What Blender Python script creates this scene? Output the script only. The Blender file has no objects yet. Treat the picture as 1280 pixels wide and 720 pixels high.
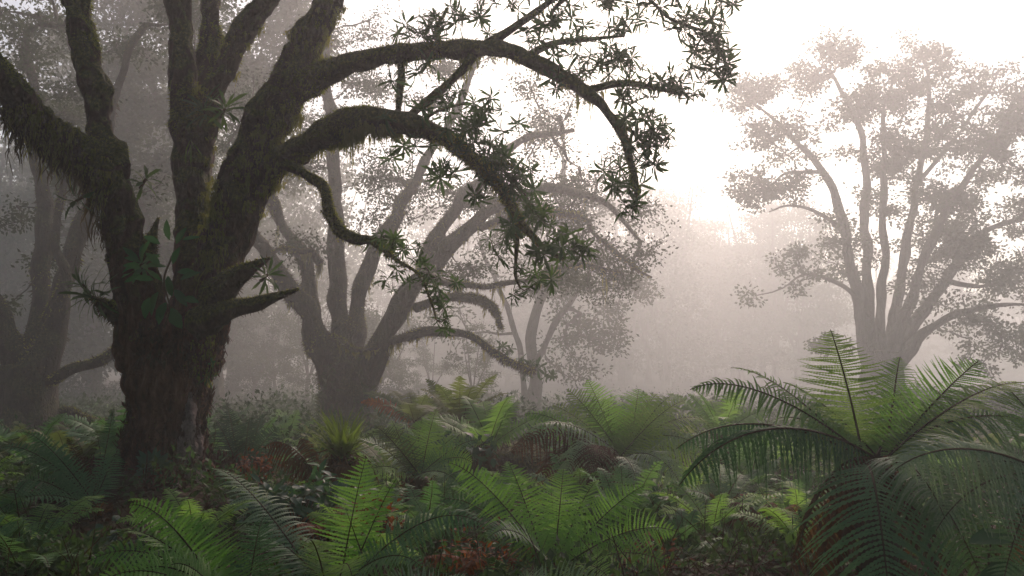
import bpy, math
import numpy as np
from mathutils import Vector

sc = bpy.context.scene
col = sc.collection
rs = np.random.RandomState(7)
R = math.radians

# ------------------------------------------------------------------ camera
CAMH, FPX, PITCH = 1.1, 1108.0, math.atan(110 / 1108.0)
cam_d = bpy.data.cameras.new('camera')
cam = bpy.data.objects.new('camera', cam_d)
col.objects.link(cam)
cam.location = (0, 0, CAMH)
cam.rotation_euler = (R(90) + PITCH, 0, 0)
cam_d.sensor_width = 36
cam_d.lens = 36 * FPX / 1280
cam_d.clip_start = 0.05
cam_d.clip_end = 2000
sc.camera = cam

# ------------------------------------------------------------------ world, sun, exposure
SUN_EL, SUN_AZ = R(34), R(12)          # azimuth clockwise from +Y
w = bpy.data.worlds.new('World')
sc.world = w
w.use_nodes = True
nt = w.node_tree
nt.nodes.clear()
wo = nt.nodes.new('ShaderNodeOutputWorld')
bg = nt.nodes.new('ShaderNodeBackground')
sky = nt.nodes.new('ShaderNodeTexSky')
sky.sky_type = 'NISHITA'
sky.sun_disc = False
sky.sun_elevation = SUN_EL
sky.sun_rotation = SUN_AZ
sky.air_density = 1.0
sky.dust_density = 2.5
sky.ozone_density = 1.0
nt.links.new(sky.outputs[0], bg.inputs[0])
nt.links.new(bg.outputs[0], wo.inputs[0])
bg.inputs[1].default_value = 0.10
sun_d = bpy.data.lights.new('sun', 'SUN')
sun = bpy.data.objects.new('sun', sun_d)
col.objects.link(sun)
sd = Vector((math.sin(SUN_AZ) * math.cos(SUN_EL), math.cos(SUN_AZ) * math.cos(SUN_EL), math.sin(SUN_EL)))
sun.rotation_euler = (-sd).to_track_quat('-Z', 'Y').to_euler()
sun.location = (20, 60, 60)
sun_d.energy = 5.0
sun_d.angle = R(22)
sun_d.color = (1.0, 0.715, 0.675)
sc.view_settings.view_transform = 'Standard'
sc.view_settings.look = 'None'
sc.view_settings.gamma = 1
sc.view_settings.use_curve_mapping = False
sc.view_settings.exposure = 0.10
cy = sc.cycles
cy.use_denoising = True
cy.max_bounces = 8
cy.diffuse_bounces = 2
cy.glossy_bounces = 2
cy.transmission_bounces = 3
cy.transparent_max_bounces = 8
cy.volume_bounces = 3
cy.use_adaptive_sampling = True
cy.adaptive_threshold = 0.02
cy.caustics_reflective = False
cy.caustics_refractive = False
cy.sample_clamp_indirect = 6
HAZE_DENSITY, HAZE_G = 0.0068, 0.62
HAZE_COL = (0.918, 1.0, 0.965)


# ------------------------------------------------------------------ helpers
def at(px, py, Y):
    """the point at forward distance Y seen at photograph pixel px, py"""
    x = (px - 640) / FPX
    y = (360 - py) / FPX
    c, s = math.cos(PITCH), math.sin(PITCH)
    d = np.array([x, c - y * s, s + y * c])
    return np.array([0, 0, CAMH]) + d * (Y / d[1])


def nrm(a):
    return a / np.maximum(np.linalg.norm(a, axis=-1, keepdims=True), 1e-9)


_nr = np.random.RandomState(3)
_K = nrm(_nr.normal(size=(14, 3))) * _nr.uniform(0.6, 1.6, (14, 1))
_P = _nr.uniform(0, 6.28, 14)


def noise3(p, f):
    """cheap smooth 3d noise in about -1..1"""
    p = np.asarray(p) * f
    q = p + 0.9 * np.sin(p[..., [1, 2, 0]] * 1.7 + 1.3)
    return np.sin(q @ _K.T * 2.2 + _P).sum(-1) / 4.5


class Geo:
    """collects quads and triangles, then links them as one mesh object"""
    def __init__(self):
        self.v, self.f, self.n, self.mi = [], [], 0, []

    def slot(self):
        """faces added from here on take the next material"""
        self.mi.append(sum(len(f) for f in self.f))

    def add(self, v, f):
        v = np.asarray(v, dtype=np.float32).reshape(-1, 3)
        f = np.asarray(f, dtype=np.int64)
        if len(v) == 0 or len(f) == 0:
            return
        self.v.append(v)
        self.f.append(f + self.n)
        self.n += len(v)

    def mesh(self, name, smooth=True):
        me = bpy.data.meshes.new(name)
        if not self.v:
            return me
        V = np.concatenate(self.v)
        me.vertices.add(len(V))
        me.vertices.foreach_set('co', V.ravel())
        sizes = np.concatenate([np.full(len(f), f.shape[1]) for f in self.f])
        loops = np.concatenate([f.ravel() for f in self.f])
        me.loops.add(len(loops))
        me.loops.foreach_set('vertex_index', loops.astype(np.int32))
        me.polygons.add(len(sizes))
        starts = np.concatenate([[0], np.cumsum(sizes)[:-1]])
        me.polygons.foreach_set('loop_start', starts.astype(np.int32))
        try:
            me.polygons.foreach_set('loop_total', sizes.astype(np.int32))
        except Exception:
            pass
        me.polygons.foreach_set('use_smooth', np.full(len(sizes), smooth))
        if self.mi:
            k = np.arange(len(sizes))
            me.polygons.foreach_set('material_index', sum((k >= a).astype(np.int32) for a in self.mi).astype(np.int32))
        me.update(calc_edges=True)
        return me

    def build(self, name, mat, parent=None, smooth=True):
        me = self.mesh(name, smooth)
        for m_ in (mat if isinstance(mat, (list, tuple)) else [mat]):
            me.materials.append(m_)
        o = bpy.data.objects.new(name, me)
        col.objects.link(o)
        if parent is not None:
            o.parent = parent
            par_loc = Vector((0, 0, 0))
            p = parent
            while p is not None:
                par_loc += p.location
                p = p.parent
            me.vertices.foreach_get('co', (a := np.empty(len(me.vertices) * 3, dtype=np.float32)))
            a = a.reshape(-1, 3) - np.array(par_loc, dtype=np.float32)
            me.vertices.foreach_set('co', a.ravel())
            me.update()
        return o


def tag(o, label=None, cat=None, group=None, kind=None):
    if label: o['label'] = label
    if cat: o['category'] = cat
    if group: o['group'] = group
    if kind: o['kind'] = kind
    return o


def thing(name, loc, label, cat, group=None):
    o = bpy.data.objects.new(name, None)
    o.empty_display_size = 0.1
    o.location = [float(c) for c in loc]
    col.objects.link(o)
    return tag(o, label, cat, group)


def smooth_path(pts, step):
    """catmull rom through rows of (x, y, z, radius)"""
    P = np.asarray(pts, dtype=float)
    if len(P) == 2:
        n = max(2, int(np.linalg.norm(P[1, :3] - P[0, :3]) / step) + 1)
        t = np.linspace(0, 1, n)[:, None]
        return P[0] * (1 - t) + P[1] * t
    Q = np.vstack([2 * P[0] - P[1], P, 2 * P[-1] - P[-2]])
    Q[0, 3:] = P[0, 3:]; Q[-1, 3:] = P[-1, 3:]
    out = []
    for i in range(1, len(Q) - 2):
        n = max(2, int(np.linalg.norm(Q[i + 1, :3] - Q[i, :3]) / step) + 1)
        t = np.linspace(0, 1, n, endpoint=False)[:, None]
        a, b, c, d = Q[i - 1], Q[i], Q[i + 1], Q[i + 2]
        out.append(0.5 * (2 * b + (c - a) * t + (2 * a - 5 * b + 4 * c - d) * t * t + (3 * b - a - 3 * c + d) * t ** 3))
    out.append(P[-1:])
    o = np.vstack(out)
    o[:, 3] = np.maximum(o[:, 3], 0.001)
    return o


def tube(g, path, sides=8, rough=0.0, rf=3.0, flute=0.0, cap=True, wob=0.0):
    """sweep a ring along rows of (x,y,z,r)"""
    P = np.asarray(path, dtype=float)
    c, r = P[:, :3], P[:, 3]
    n = len(c)
    T = nrm(np.gradient(c, axis=0))
    ref = np.array([0.0, 1.0, 0.0]) if abs(T[0, 1]) < 0.8 else np.array([1.0, 0, 0])
    U = np.zeros((n, 3)); u = ref
    for i in range(n):
        u = u - T[i] * (u @ T[i]); u = u / max(np.linalg.norm(u), 1e-6); U[i] = u
    W = np.cross(T, U)
    a = np.linspace(0, 2 * np.pi, sides, endpoint=False)
    dirs = U[:, None, :] * np.cos(a)[None, :, None] + W[:, None, :] * np.sin(a)[None, :, None]
    rr = np.repeat(r[:, None], sides, 1)
    if flute:
        z = c[:, 2][:, None]
        fl = np.sin(a[None] * 5 + 1.3 * np.sin(z * 1.3)) * .5 + np.sin(a[None] * 8 + z * 1.1 + 1) * .35 + np.sin(a[None] * 3 + 2 + z * .5) * .5
        rr = rr * (1 + flute * fl)
    if rough:
        pp = c[:, None] + dirs * rr[..., None]
        rr = rr * (1 + rough * noise3(pp, rf) + rough * .5 * noise3(pp + 5, rf * 2.3))
    V = c[:, None] + dirs * rr[..., None]
    idx = np.arange(n * sides).reshape(n, sides)
    A, B = idx[:-1], idx[1:]
    F = np.stack([A, np.roll(A, -1, 1), np.roll(B, -1, 1), B], -1).reshape(-1, 4)
    g.add(V, F)
    if cap:
        b0 = g.n - n * sides
        for e, flip in ((0, True), (n - 1, False)):
            cen = g.n
            ring = idx[e] + b0
            tri = np.stack([ring, np.roll(ring, -1), np.full(sides, cen)], -1)
            if flip: tri = tri[:, ::-1]
            g.v.append(c[e:e + 1].astype(np.float32)); g.n += 1
            g.f.append(tri)


PROF = {  # (along, half width) stations of a leaf
    'diamond': [(0, 0), (.5, 1), (1, 0)],
    'lance': [(0, .08), (.45, .8), (.75, .9), (1, 0)],
    'ovate': [(0, .1), (.25, .8), (.55, 1), (.85, .5), (1, 0)],
    'strap': [(0, .7), (.35, 1), (.7, .8), (1, 0)],
}


def leaves(g, base, d, nn, L, W, curl=0.2, fold=0.15, prof='diamond'):
    """one leaf blade per row: base point, direction, rough normal, length, half width"""
    base = np.asarray(base, dtype=float); N = len(base)
    if N == 0: return
    d = nrm(np.asarray(d, dtype=float)); nn = np.asarray(nn, dtype=float)
    s = nrm(np.cross(d, nn) + 1e-6); nn = np.cross(s, d)
    L = np.broadcast_to(L, (N,)); W = np.broadcast_to(W, (N,)); curl = np.broadcast_to(curl, (N,))
    if prof == 'diamond':
        m = base + d * (L * .45)[:, None] + nn * (curl * L * .1)[:, None]
        t = base + d * L[:, None] - nn * (curl * L * .35)[:, None]
        V = np.stack([base, m + s * W[:, None], t, m - s * W[:, None]], 1)
        g.add(V, np.arange(N * 4).reshape(N, 4))
        return
    st = PROF[prof]
    rows = []
    for u, h in st:
        c = base + d * (L * u)[:, None] - nn * (curl * L * u * u)[:, None]
        e = s * (W * h)[:, None]
        up = nn * (W * h * fold)[:, None]
        rows += [c + e + up, c, c - e + up]
    V = np.stack(rows, 1)
    k = len(st) * 3
    F = []
    for i in range(len(st) - 1):
        a = i * 3
        F += [[a, a + 1, a + 4, a + 3], [a + 1, a + 2, a + 5, a + 4]]
    F = np.array(F)
    g.add(V, (np.arange(N)[:, None, None] * k + F[None]).reshape(-1, 4))


# ------------------------------------------------------------------ materials
def mat_new(name):
    m = bpy.data.materials.new(name); m.use_nodes = True
    t = m.node_tree; t.nodes.clear()
    out = t.nodes.new('ShaderNodeOutputMaterial')
    return m, t, out


def ramp(t, fac, stops):
    r = t.nodes.new('ShaderNodeValToRGB')
    while len(r.color_ramp.elements) < len(stops): r.color_ramp.elements.new(0.5)
    for e, (p, c) in zip(r.color_ramp.elements, stops):
        e.position = p; e.color = (*c, 1)
    t.links.new(fac, r.inputs[0])
    return r


def leaf_mat(name, stops, trans=0.35, rough=0.45, tcol=1.5, nscale=1.5, spec=0.15):
    """blade colour varies per leaf island, per object and softly over the plant"""
    m, t, out = mat_new(name)
    geo = t.nodes.new('ShaderNodeNewGeometry')
    oi = t.nodes.new('ShaderNodeObjectInfo')
    tc = t.nodes.new('ShaderNodeTexCoord')
    nz = t.nodes.new('ShaderNodeTexNoise'); nz.inputs['Scale'].default_value = nscale
    nz.inputs['Detail'].default_value = 3
    t.links.new(tc.outputs['Object'], nz.inputs['Vector'])
    a = t.nodes.new('ShaderNodeMath'); a.operation = 'MULTIPLY_ADD'
    t.links.new(geo.outputs['Random Per Island'], a.inputs[0]); a.inputs[1].default_value = .3
    b = t.nodes.new('ShaderNodeMath'); b.operation = 'MULTIPLY_ADD'
    t.links.new(oi.outputs['Random'], b.inputs[0]); b.inputs[1].default_value = .35
    c = t.nodes.new('ShaderNodeMath'); c.operation = 'MULTIPLY_ADD'
    t.links.new(nz.outputs[0], c.inputs[0]); c.inputs[1].default_value = .9; c.inputs[2].default_value = -.27
    t.links.new(c.outputs[0], b.inputs[2]); t.links.new(b.outputs[0], a.inputs[2])
    rp = ramp(t, a.outputs[0], stops)
    p = t.nodes.new('ShaderNodeBsdfPrincipled')
    p.inputs['Roughness'].default_value = rough + .2
    p.inputs['Specular IOR Level'].default_value = spec
    t.links.new(rp.outputs[0], p.inputs['Base Color'])
    tr = t.nodes.new('ShaderNodeBsdfTranslucent')
    mx = t.nodes.new('ShaderNodeMix'); mx.data_type = 'RGBA'; mx.blend_type = 'MULTIPLY'
    mx.inputs[0].default_value = 1
    t.links.new(rp.outputs[0], mx.inputs[6]); mx.inputs[7].default_value = (tcol * 1.1, tcol * 1.2, tcol * .5, 1)
    t.links.new(mx.outputs[2], tr.inputs[0])
    ms = t.nodes.new('ShaderNodeMixShader'); ms.inputs[0].default_value = trans
    t.links.new(p.outputs[0], ms.inputs[1]); t.links.new(tr.outputs[0], ms.inputs[2])
    t.links.new(ms.outputs[0], out.inputs[0])
    return m


def bark_mat(name, bark, moss, moss_amt=0.5, scale=1.0, low=None, zr=(1, 2)):
    """fibrous bark with moss grown on the upper faces"""
    m, t, out = mat_new(name)
    tc = t.nodes.new('ShaderNodeTexCoord'); geo = t.nodes.new('ShaderNodeNewGeometry')
    mp = t.nodes.new('ShaderNodeMapping'); mp.inputs['Scale'].default_value = (7 * scale, 7 * scale, 2.2 * scale)
    t.links.new(tc.outputs['Object'], mp.inputs[0])
    n1 = t.nodes.new('ShaderNodeTexNoise'); n1.inputs['Scale'].default_value = 1.6; n1.inputs['Detail'].default_value = 8; n1.inputs['Roughness'].default_value = .65
    t.links.new(mp.outputs[0], n1.inputs[0])
    r1 = ramp(t, n1.outputs[0], [(.28, bark[0]), (.5, bark[1]), (.72, bark[2])])
    n2 = t.nodes.new('ShaderNodeTexNoise'); n2.inputs['Scale'].default_value = 3.5 * scale; n2.inputs['Detail'].default_value = 7
    t.links.new(tc.outputs['Object'], n2.inputs[0])
    n3 = t.nodes.new('ShaderNodeTexNoise'); n3.inputs['Scale'].default_value = 40 * scale; n3.inputs['Detail'].default_value = 3
    t.links.new(tc.outputs['Object'], n3.inputs[0])
    r3 = ramp(t, n3.outputs[0], [(.3, moss[0]), (.55, moss[1]), (.75, moss[2])])
    sx = t.nodes.new('ShaderNodeSeparateXYZ'); t.links.new(geo.outputs['Normal'], sx.inputs[0])
    ma = t.nodes.new('ShaderNodeMath'); ma.operation = 'MULTIPLY_ADD'; ma.inputs[1].default_value = .35; 
    t.links.new(sx.outputs[2], ma.inputs[0]); t.links.new(n2.outputs[0], ma.inputs[2])
    th = t.nodes.new('ShaderNodeMapRange'); th.inputs[1].default_value = .72 - moss_amt * .45; th.inputs[2].default_value = .84 - moss_amt * .45
    t.links.new(ma.outputs[0], th.inputs[0])
    barkout, mossfac = r1.outputs[0], th.outputs[0]
    if low:                                               # bare red-brown bark near the ground, moss higher up
        so = t.nodes.new('ShaderNodeSeparateXYZ'); t.links.new(tc.outputs['Object'], so.inputs[0])
        za = t.nodes.new('ShaderNodeMath'); za.operation = 'MULTIPLY_ADD'; za.inputs[1].default_value = 1.2
        t.links.new(n2.outputs[0], za.inputs[0]); t.links.new(so.outputs[2], za.inputs[2])
        zm = t.nodes.new('ShaderNodeMapRange'); zm.inputs[1].default_value = zr[0] + .6; zm.inputs[2].default_value = zr[1] + .6
        t.links.new(za.outputs[0], zm.inputs[0])
        rl = ramp(t, n1.outputs[0], [(.3, low[0]), (.5, low[1]), (.7, low[2])])
        ml = t.nodes.new('ShaderNodeMix'); ml.data_type = 'RGBA'
        t.links.new(zm.outputs[0], ml.inputs[0]); t.links.new(rl.outputs[0], ml.inputs[6]); t.links.new(r1.outputs[0], ml.inputs[7])
        mm = t.nodes.new('ShaderNodeMath'); mm.operation = 'MULTIPLY'
        t.links.new(zm.outputs[0], mm.inputs[0]); t.links.new(th.outputs[0], mm.inputs[1])
        barkout, mossfac = ml.outputs[2], mm.outputs[0]
    mx = t.nodes.new('ShaderNodeMix'); mx.data_type = 'RGBA'
    t.links.new(mossfac, mx.inputs[0]); t.links.new(barkout, mx.inputs[6]); t.links.new(r3.outputs[0], mx.inputs[7])
    colout = mx.outputs[2]
    p = t.nodes.new('ShaderNodeBsdfPrincipled'); p.inputs['Roughness'].default_value = .85
    p.inputs['Specular IOR Level'].default_value = .25
    t.links.new(colout, p.inputs['Base Color'])
    vo = t.nodes.new('ShaderNodeTexVoronoi'); vo.feature = 'DISTANCE_TO_EDGE'; vo.inputs['Scale'].default_value = 2.0
    wp = t.nodes.new('ShaderNodeMix'); wp.data_type = 'RGBA'; wp.inputs[0].default_value = .25
    t.links.new(mp.outputs[0], wp.inputs[6]); t.links.new(n1.outputs[1], wp.inputs[7]); t.links.new(wp.outputs[2], vo.inputs['Vector'])
    vm = t.nodes.new('ShaderNodeMapRange'); vm.inputs[2].default_value = .12; vm.inputs[3].default_value = -.6; vm.inputs[4].default_value = 0
    t.links.new(vo.outputs['Distance'], vm.inputs[0])
    a0 = t.nodes.new('ShaderNodeMath'); a0.operation = 'ADD'
    t.links.new(n1.outputs[0], a0.inputs[0]); t.links.new(vm.outputs[0], a0.inputs[1])
    ad = t.nodes.new('ShaderNodeMath'); ad.operation = 'ADD'
    t.links.new(a0.outputs[0], ad.inputs[0]); t.links.new(n3.outputs[0], ad.inputs[1])
    bp = t.nodes.new('ShaderNodeBump'); bp.inputs['Strength'].default_value = 1; bp.inputs['Distance'].default_value = .045 / scale
    t.links.new(ad.outputs[0], bp.inputs['Height']); t.links.new(bp.outputs[0], p.inputs['Normal'])
    t.links.new(p.outputs[0], out.inputs[0])
    return m


M = {}
M['bark'] = bark_mat('mossy_bark', [(.014, .009, .006), (.045, .026, .016), (.10, .060, .036)], [(.028, .034, .008), (.075, .085, .016), (.17, .165, .032)], .5)
M['trunkbark'] = bark_mat('old_trunk_bark', [(.014, .009, .006), (.045, .026, .016), (.10, .060, .036)], [(.028, .034, .008), (.075, .085, .016), (.17, .165, .032)], .5, low=((.018, .007, .004), (.10, .038, .018), (.24, .12, .07)), zr=(1.1, 2.2))
M['redbark'] = bark_mat('red_brown_bark', [(.016, .007, .004), (.060, .026, .014), (.12, .060, .034)], [(.018, .022, .006), (.045, .045, .012), (.09, .08, .022)], .12)
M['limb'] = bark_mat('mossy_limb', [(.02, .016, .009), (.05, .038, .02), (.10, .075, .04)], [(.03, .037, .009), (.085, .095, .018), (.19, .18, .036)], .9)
M['dead'] = bark_mat('bare_wood', [(.05, .035, .028), (.20, .155, .135), (.42, .35, .32)], [(.02, .022, .01), (.06, .055, .02), (.1, .09, .03)], .0, 1.4)
M['darklimb'] = bark_mat('dark_limb', [(.012, .010, .007), (.032, .026, .016), (.07, .055, .035)], [(.018, .022, .008), (.045, .05, .015), (.10, .10, .03)], .5, .7)  # darker bark for the spreading and leaning trees
M['farbark'] = bark_mat('distant_bark', [(.03, .026, .02), (.06, .052, .04), (.10, .085, .065)], [(.03, .035, .015), (.05, .055, .02), (.08, .08, .03)], .5, .5)
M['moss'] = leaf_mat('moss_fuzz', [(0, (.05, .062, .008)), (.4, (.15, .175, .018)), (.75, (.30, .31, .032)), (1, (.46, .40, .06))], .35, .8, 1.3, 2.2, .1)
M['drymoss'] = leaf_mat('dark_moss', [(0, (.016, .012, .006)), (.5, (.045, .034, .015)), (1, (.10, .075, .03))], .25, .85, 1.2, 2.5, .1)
M['lichen'] = leaf_mat('hanging_moss', [(0, (.06, .065, .018)), (.5, (.15, .15, .045)), (1, (.30, .26, .085))], .4, .8, 1.3, 1.5, .1)
M['rosette'] = leaf_mat('whorled_leaf', [(0, (.018, .045, .018)), (.5, (.045, .09, .034)), (1, (.10, .155, .05))], .28, .38, 1.5, 1.0)
M['broad'] = leaf_mat('broad_leaf', [(0, (0.017, 0.056, 0.025)), (.5, (0.039, 0.119, 0.045)), (1, (0.098, 0.224, 0.063))], .3, .35, 1.5, 2.0)
M['blue'] = leaf_mat('bluish_leaf', [(0, (.016, .045, .032)), (.5, (.035, .09, .06)), (1, (.07, .14, .09))], .25, .4, 1.3, 2.0)
M['crown'] = leaf_mat('tree_foliage', [(0, (.014, .024, .012)), (.5, (.032, .048, .022)), (1, (.07, .085, .035))], .35, .5, 1.4, .6)
M['fern'] = leaf_mat('fern_green', [(0, (.055, .125, .042)), (.5, (.13, .25, .075)), (1, (.24, .37, .11))], .38, .42, 1.5, 1.6)
M['midfern'] = leaf_mat('fern_yellow_green', [(0, (.075, .14, .045)), (.5, (.17, .27, .085)), (1, (.30, .39, .14))], .42, .42, 1.4, 1.6)
M['brightfern'] = leaf_mat('fern_bright', [(0, (.075, .19, .045)), (.5, (.15, .31, .075)), (1, (.25, .42, .12))], .42, .42, 1.4, 1.6)
M['darkfern'] = leaf_mat('fern_dark', [(0, (.035, .09, .045)), (.5, (.085, .19, .085)), (1, (.16, .28, .12))], .3, .4, 1.3, 1.6)
M['paleferm'] = leaf_mat('fern_pale', [(0, (.06, .09, .04)), (.5, (.11, .145, .065)), (1, (.19, .22, .11))], .4, .45, 1.3, 1.6)
M['silver'] = leaf_mat('fern_silver', [(0, (.10, .17, .10)), (.5, (.18, .27, .16)), (1, (.30, .38, .26))], .25, .42, 1.2, 1.6)
M['deadfern'] = leaf_mat('dead_fern', [(0, (.020, .010, .006)), (.5, (.065, .030, .015)), (1, (.15, .075, .03))], .3, .7, 1.3, 3, .15)
M['rust'] = leaf_mat('rust_fern', [(0, (.05, .016, .006)), (.5, (.17, .05, .013)), (1, (.34, .12, .03))], .35, .6, 1.2, 3, .2)
M['grass'] = leaf_mat('tussock_blade', [(0, (.05, .08, .02)), (.5, (.12, .18, .04)), (1, (.24, .28, .08))], .4, .45, 1.3, 3)
M['stem'] = leaf_mat('leaf_stalk', [(0, (.02, .015, .008)), (.5, (.05, .038, .016)), (1, (.09, .075, .03))], .1, .6, 1, 3)
M['under'] = leaf_mat('undergrowth_leaf', [(0, (.012, .028, .012)), (.45, (.03, .064, .026)), (.8, (.06, .11, .04)), (1, (.11, .14, .045))], .3, .5, 1.4, .8)
M['litter'] = leaf_mat('leaf_litter', [(0, (.014, .009, .006)), (.5, (.036, .020, .011)), (.85, (.075, .035, .015)), (1, (.12, .07, .03))], .15, .7, 1.2, .9, .2)


def soil_mat():
    m, t, out = mat_new('forest_soil')
    tc = t.nodes.new('ShaderNodeTexCoord')
    n1 = t.nodes.new('ShaderNodeTexNoise'); n1.inputs['Scale'].default_value = 1.2; n1.inputs['Detail'].default_value = 10; n1.inputs['Roughness'].default_value = .7
    t.links.new(tc.outputs['Object'], n1.inputs[0])
    r = ramp(t, n1.outputs[0], [(.3, (.012, .010, .006)), (.48, (.035, .024, .013)), (.58, (.03, .035, .012)), (.75, (.07, .045, .02))])
    p = t.nodes.new('ShaderNodeBsdfPrincipled'); p.inputs['Roughness'].default_value = .95
    p.inputs['Specular IOR Level'].default_value = .15
    t.links.new(r.outputs[0], p.inputs['Base Color'])
    n2 = t.nodes.new('ShaderNodeTexNoise'); n2.inputs['Scale'].default_value = 18; n2.inputs['Detail'].default_value = 6
    t.links.new(tc.outputs['Object'], n2.inputs[0])
    bp = t.nodes.new('ShaderNodeBump'); bp.inputs['Strength'].default_value = 1; bp.inputs['Distance'].default_value = .05
    t.links.new(n2.outputs[0], bp.inputs['Height']); t.links.new(bp.outputs[0], p.inputs['Normal'])
    t.links.new(p.outputs[0], out.inputs[0])
    return m


# ------------------------------------------------------------------ ground and haze
def gh(x, y):
    """terrain height"""
    x = np.asarray(x, dtype=float); y = np.asarray(y, dtype=float)
    p = np.stack([x, y, 0 * x], -1)
    h = .10 * noise3(p, .35) + .05 * noise3(p + 9, .9) + .02 * noise3(p + 3, 2.4)
    h = h + .28 * np.exp(-((x + 2.9) ** 2 + (y - 7.6) ** 2) / 1.2)      # mound under the old tree
    h = h + .20 * np.exp(-((x + 3.2) ** 2 / 8 + (y - 13) ** 2 / 10))
    h = h - np.clip(y - 9, 0, 31) * .026 + np.clip(y - 85, 0, 100) * .03 + np.clip(y - 130, 0, 80) ** 1.3 * .06  # dips away, then the valley side rises
    h = h + .6 * (1 - np.exp(-np.clip(np.abs(x) - 9, 0, 99) / 14))
    return h


gx = np.sinh(np.linspace(-3.9, 3.9, 221)) / np.sinh(3.9) * 210
gy = np.concatenate([np.linspace(-40, 1, 24, endpoint=False), 1 + np.sinh(np.linspace(0, 3.9, 230)) / np.sinh(3.9) * 209])
X, Y = np.meshgrid(gx, gy)
g = Geo()
V = np.stack([X, Y, gh(X, Y)], -1).reshape(-1, 3)
I = np.arange(len(V)).reshape(X.shape)
g.add(V, np.stack([I[:-1, :-1], I[:-1, 1:], I[1:, 1:], I[1:, :-1]], -1).reshape(-1, 4))
tag(g.build('ground', soil_mat()), kind='structure')
GLOW = float(V[:, 2].min())

HAZE_TOP = 36.0


def haze():
    g = Geo()
    x0, x1, y0, y1, z0, z1 = -212, 212, -42, 212, GLOW - 1, HAZE_TOP
    V = [(x, y, z) for z in (z0, z1) for x, y in ((x0, y0), (x1, y0), (x1, y1), (x0, y1))]
    g.add(V, [[3, 2, 1, 0], [4, 5, 6, 7], [0, 1, 5, 4], [1, 2, 6, 5], [2, 3, 7, 6], [3, 0, 4, 7]])
    m, t, out = mat_new('haze')
    v = t.nodes.new('ShaderNodeVolumePrincipled')
    v.inputs['Color'].default_value = (*HAZE_COL, 1)
    v.inputs['Density'].default_value = HAZE_DENSITY
    v.inputs['Anisotropy'].default_value = HAZE_G
    t.links.new(v.outputs[0], out.inputs['Volume'])
    o = g.build('haze', m, smooth=False)
    tag(o, kind='stuff')
    return o


haze()


# ------------------------------------------------------------------ surface scatter (moss)
def sample_surface(me, n, seed):
    me.calc_loop_triangles()
    T = np.empty(len(me.loop_triangles) * 3, dtype=np.int32); me.loop_triangles.foreach_get('vertices', T); T = T.reshape(-1, 3)
    V = np.empty(len(me.vertices) * 3, dtype=np.float32); me.vertices.foreach_get('co', V); V = V.reshape(-1, 3).astype(float)
    A, B, C = V[T[:, 0]], V[T[:, 1]], V[T[:, 2]]
    cr = np.cross(B - A, C - A); ar = np.linalg.norm(cr, axis=1)
    r = np.random.RandomState(seed)
    k = r.choice(len(T), n, p=ar / ar.sum())
    u, v = r.rand(n), r.rand(n); sw = u + v > 1; u[sw], v[sw] = 1 - u[sw], 1 - v[sw]
    return A[k] + (B - A)[k] * u[:, None] + (C - A)[k] * v[:, None], nrm(cr[k]), float(ar.sum() / 2)


def world_off(o):
    v = Vector((0, 0, 0))
    while o is not None:
        v += o.location; o = o.parent
    return np.array(v)


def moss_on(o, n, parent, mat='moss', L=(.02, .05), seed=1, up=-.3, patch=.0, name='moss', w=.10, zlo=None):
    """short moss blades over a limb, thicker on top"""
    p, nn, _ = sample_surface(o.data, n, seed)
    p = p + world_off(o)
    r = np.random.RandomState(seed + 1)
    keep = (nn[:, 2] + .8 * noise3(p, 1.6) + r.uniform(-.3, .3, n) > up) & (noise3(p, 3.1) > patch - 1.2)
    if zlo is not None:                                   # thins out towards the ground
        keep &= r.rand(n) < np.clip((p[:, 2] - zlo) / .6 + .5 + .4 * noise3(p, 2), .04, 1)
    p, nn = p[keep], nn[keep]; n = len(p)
    L = r.uniform(L[0], L[1], n) * (1 + .6 * noise3(p, 2.2))
    d = nn * r.uniform(.3, 1, (n, 1)) + np.array([0, 0, -1]) * r.uniform(.1, .9, (n, 1)) + r.normal(0, .35, (n, 3))
    g = Geo()
    s = nrm(r.normal(size=(n, 3)))
    b = p - nn * .006
    W = L * w
    d = nrm(d)
    tip = b + d * L[:, None]
    sd_ = nrm(np.cross(d, s))
    V = np.stack([b - sd_ * W[:, None], b + sd_ * W[:, None], tip], 1)
    g.add(V, np.arange(n * 3).reshape(n, 3))
    return g.build(name, M[mat], parent, smooth=False)


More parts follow.
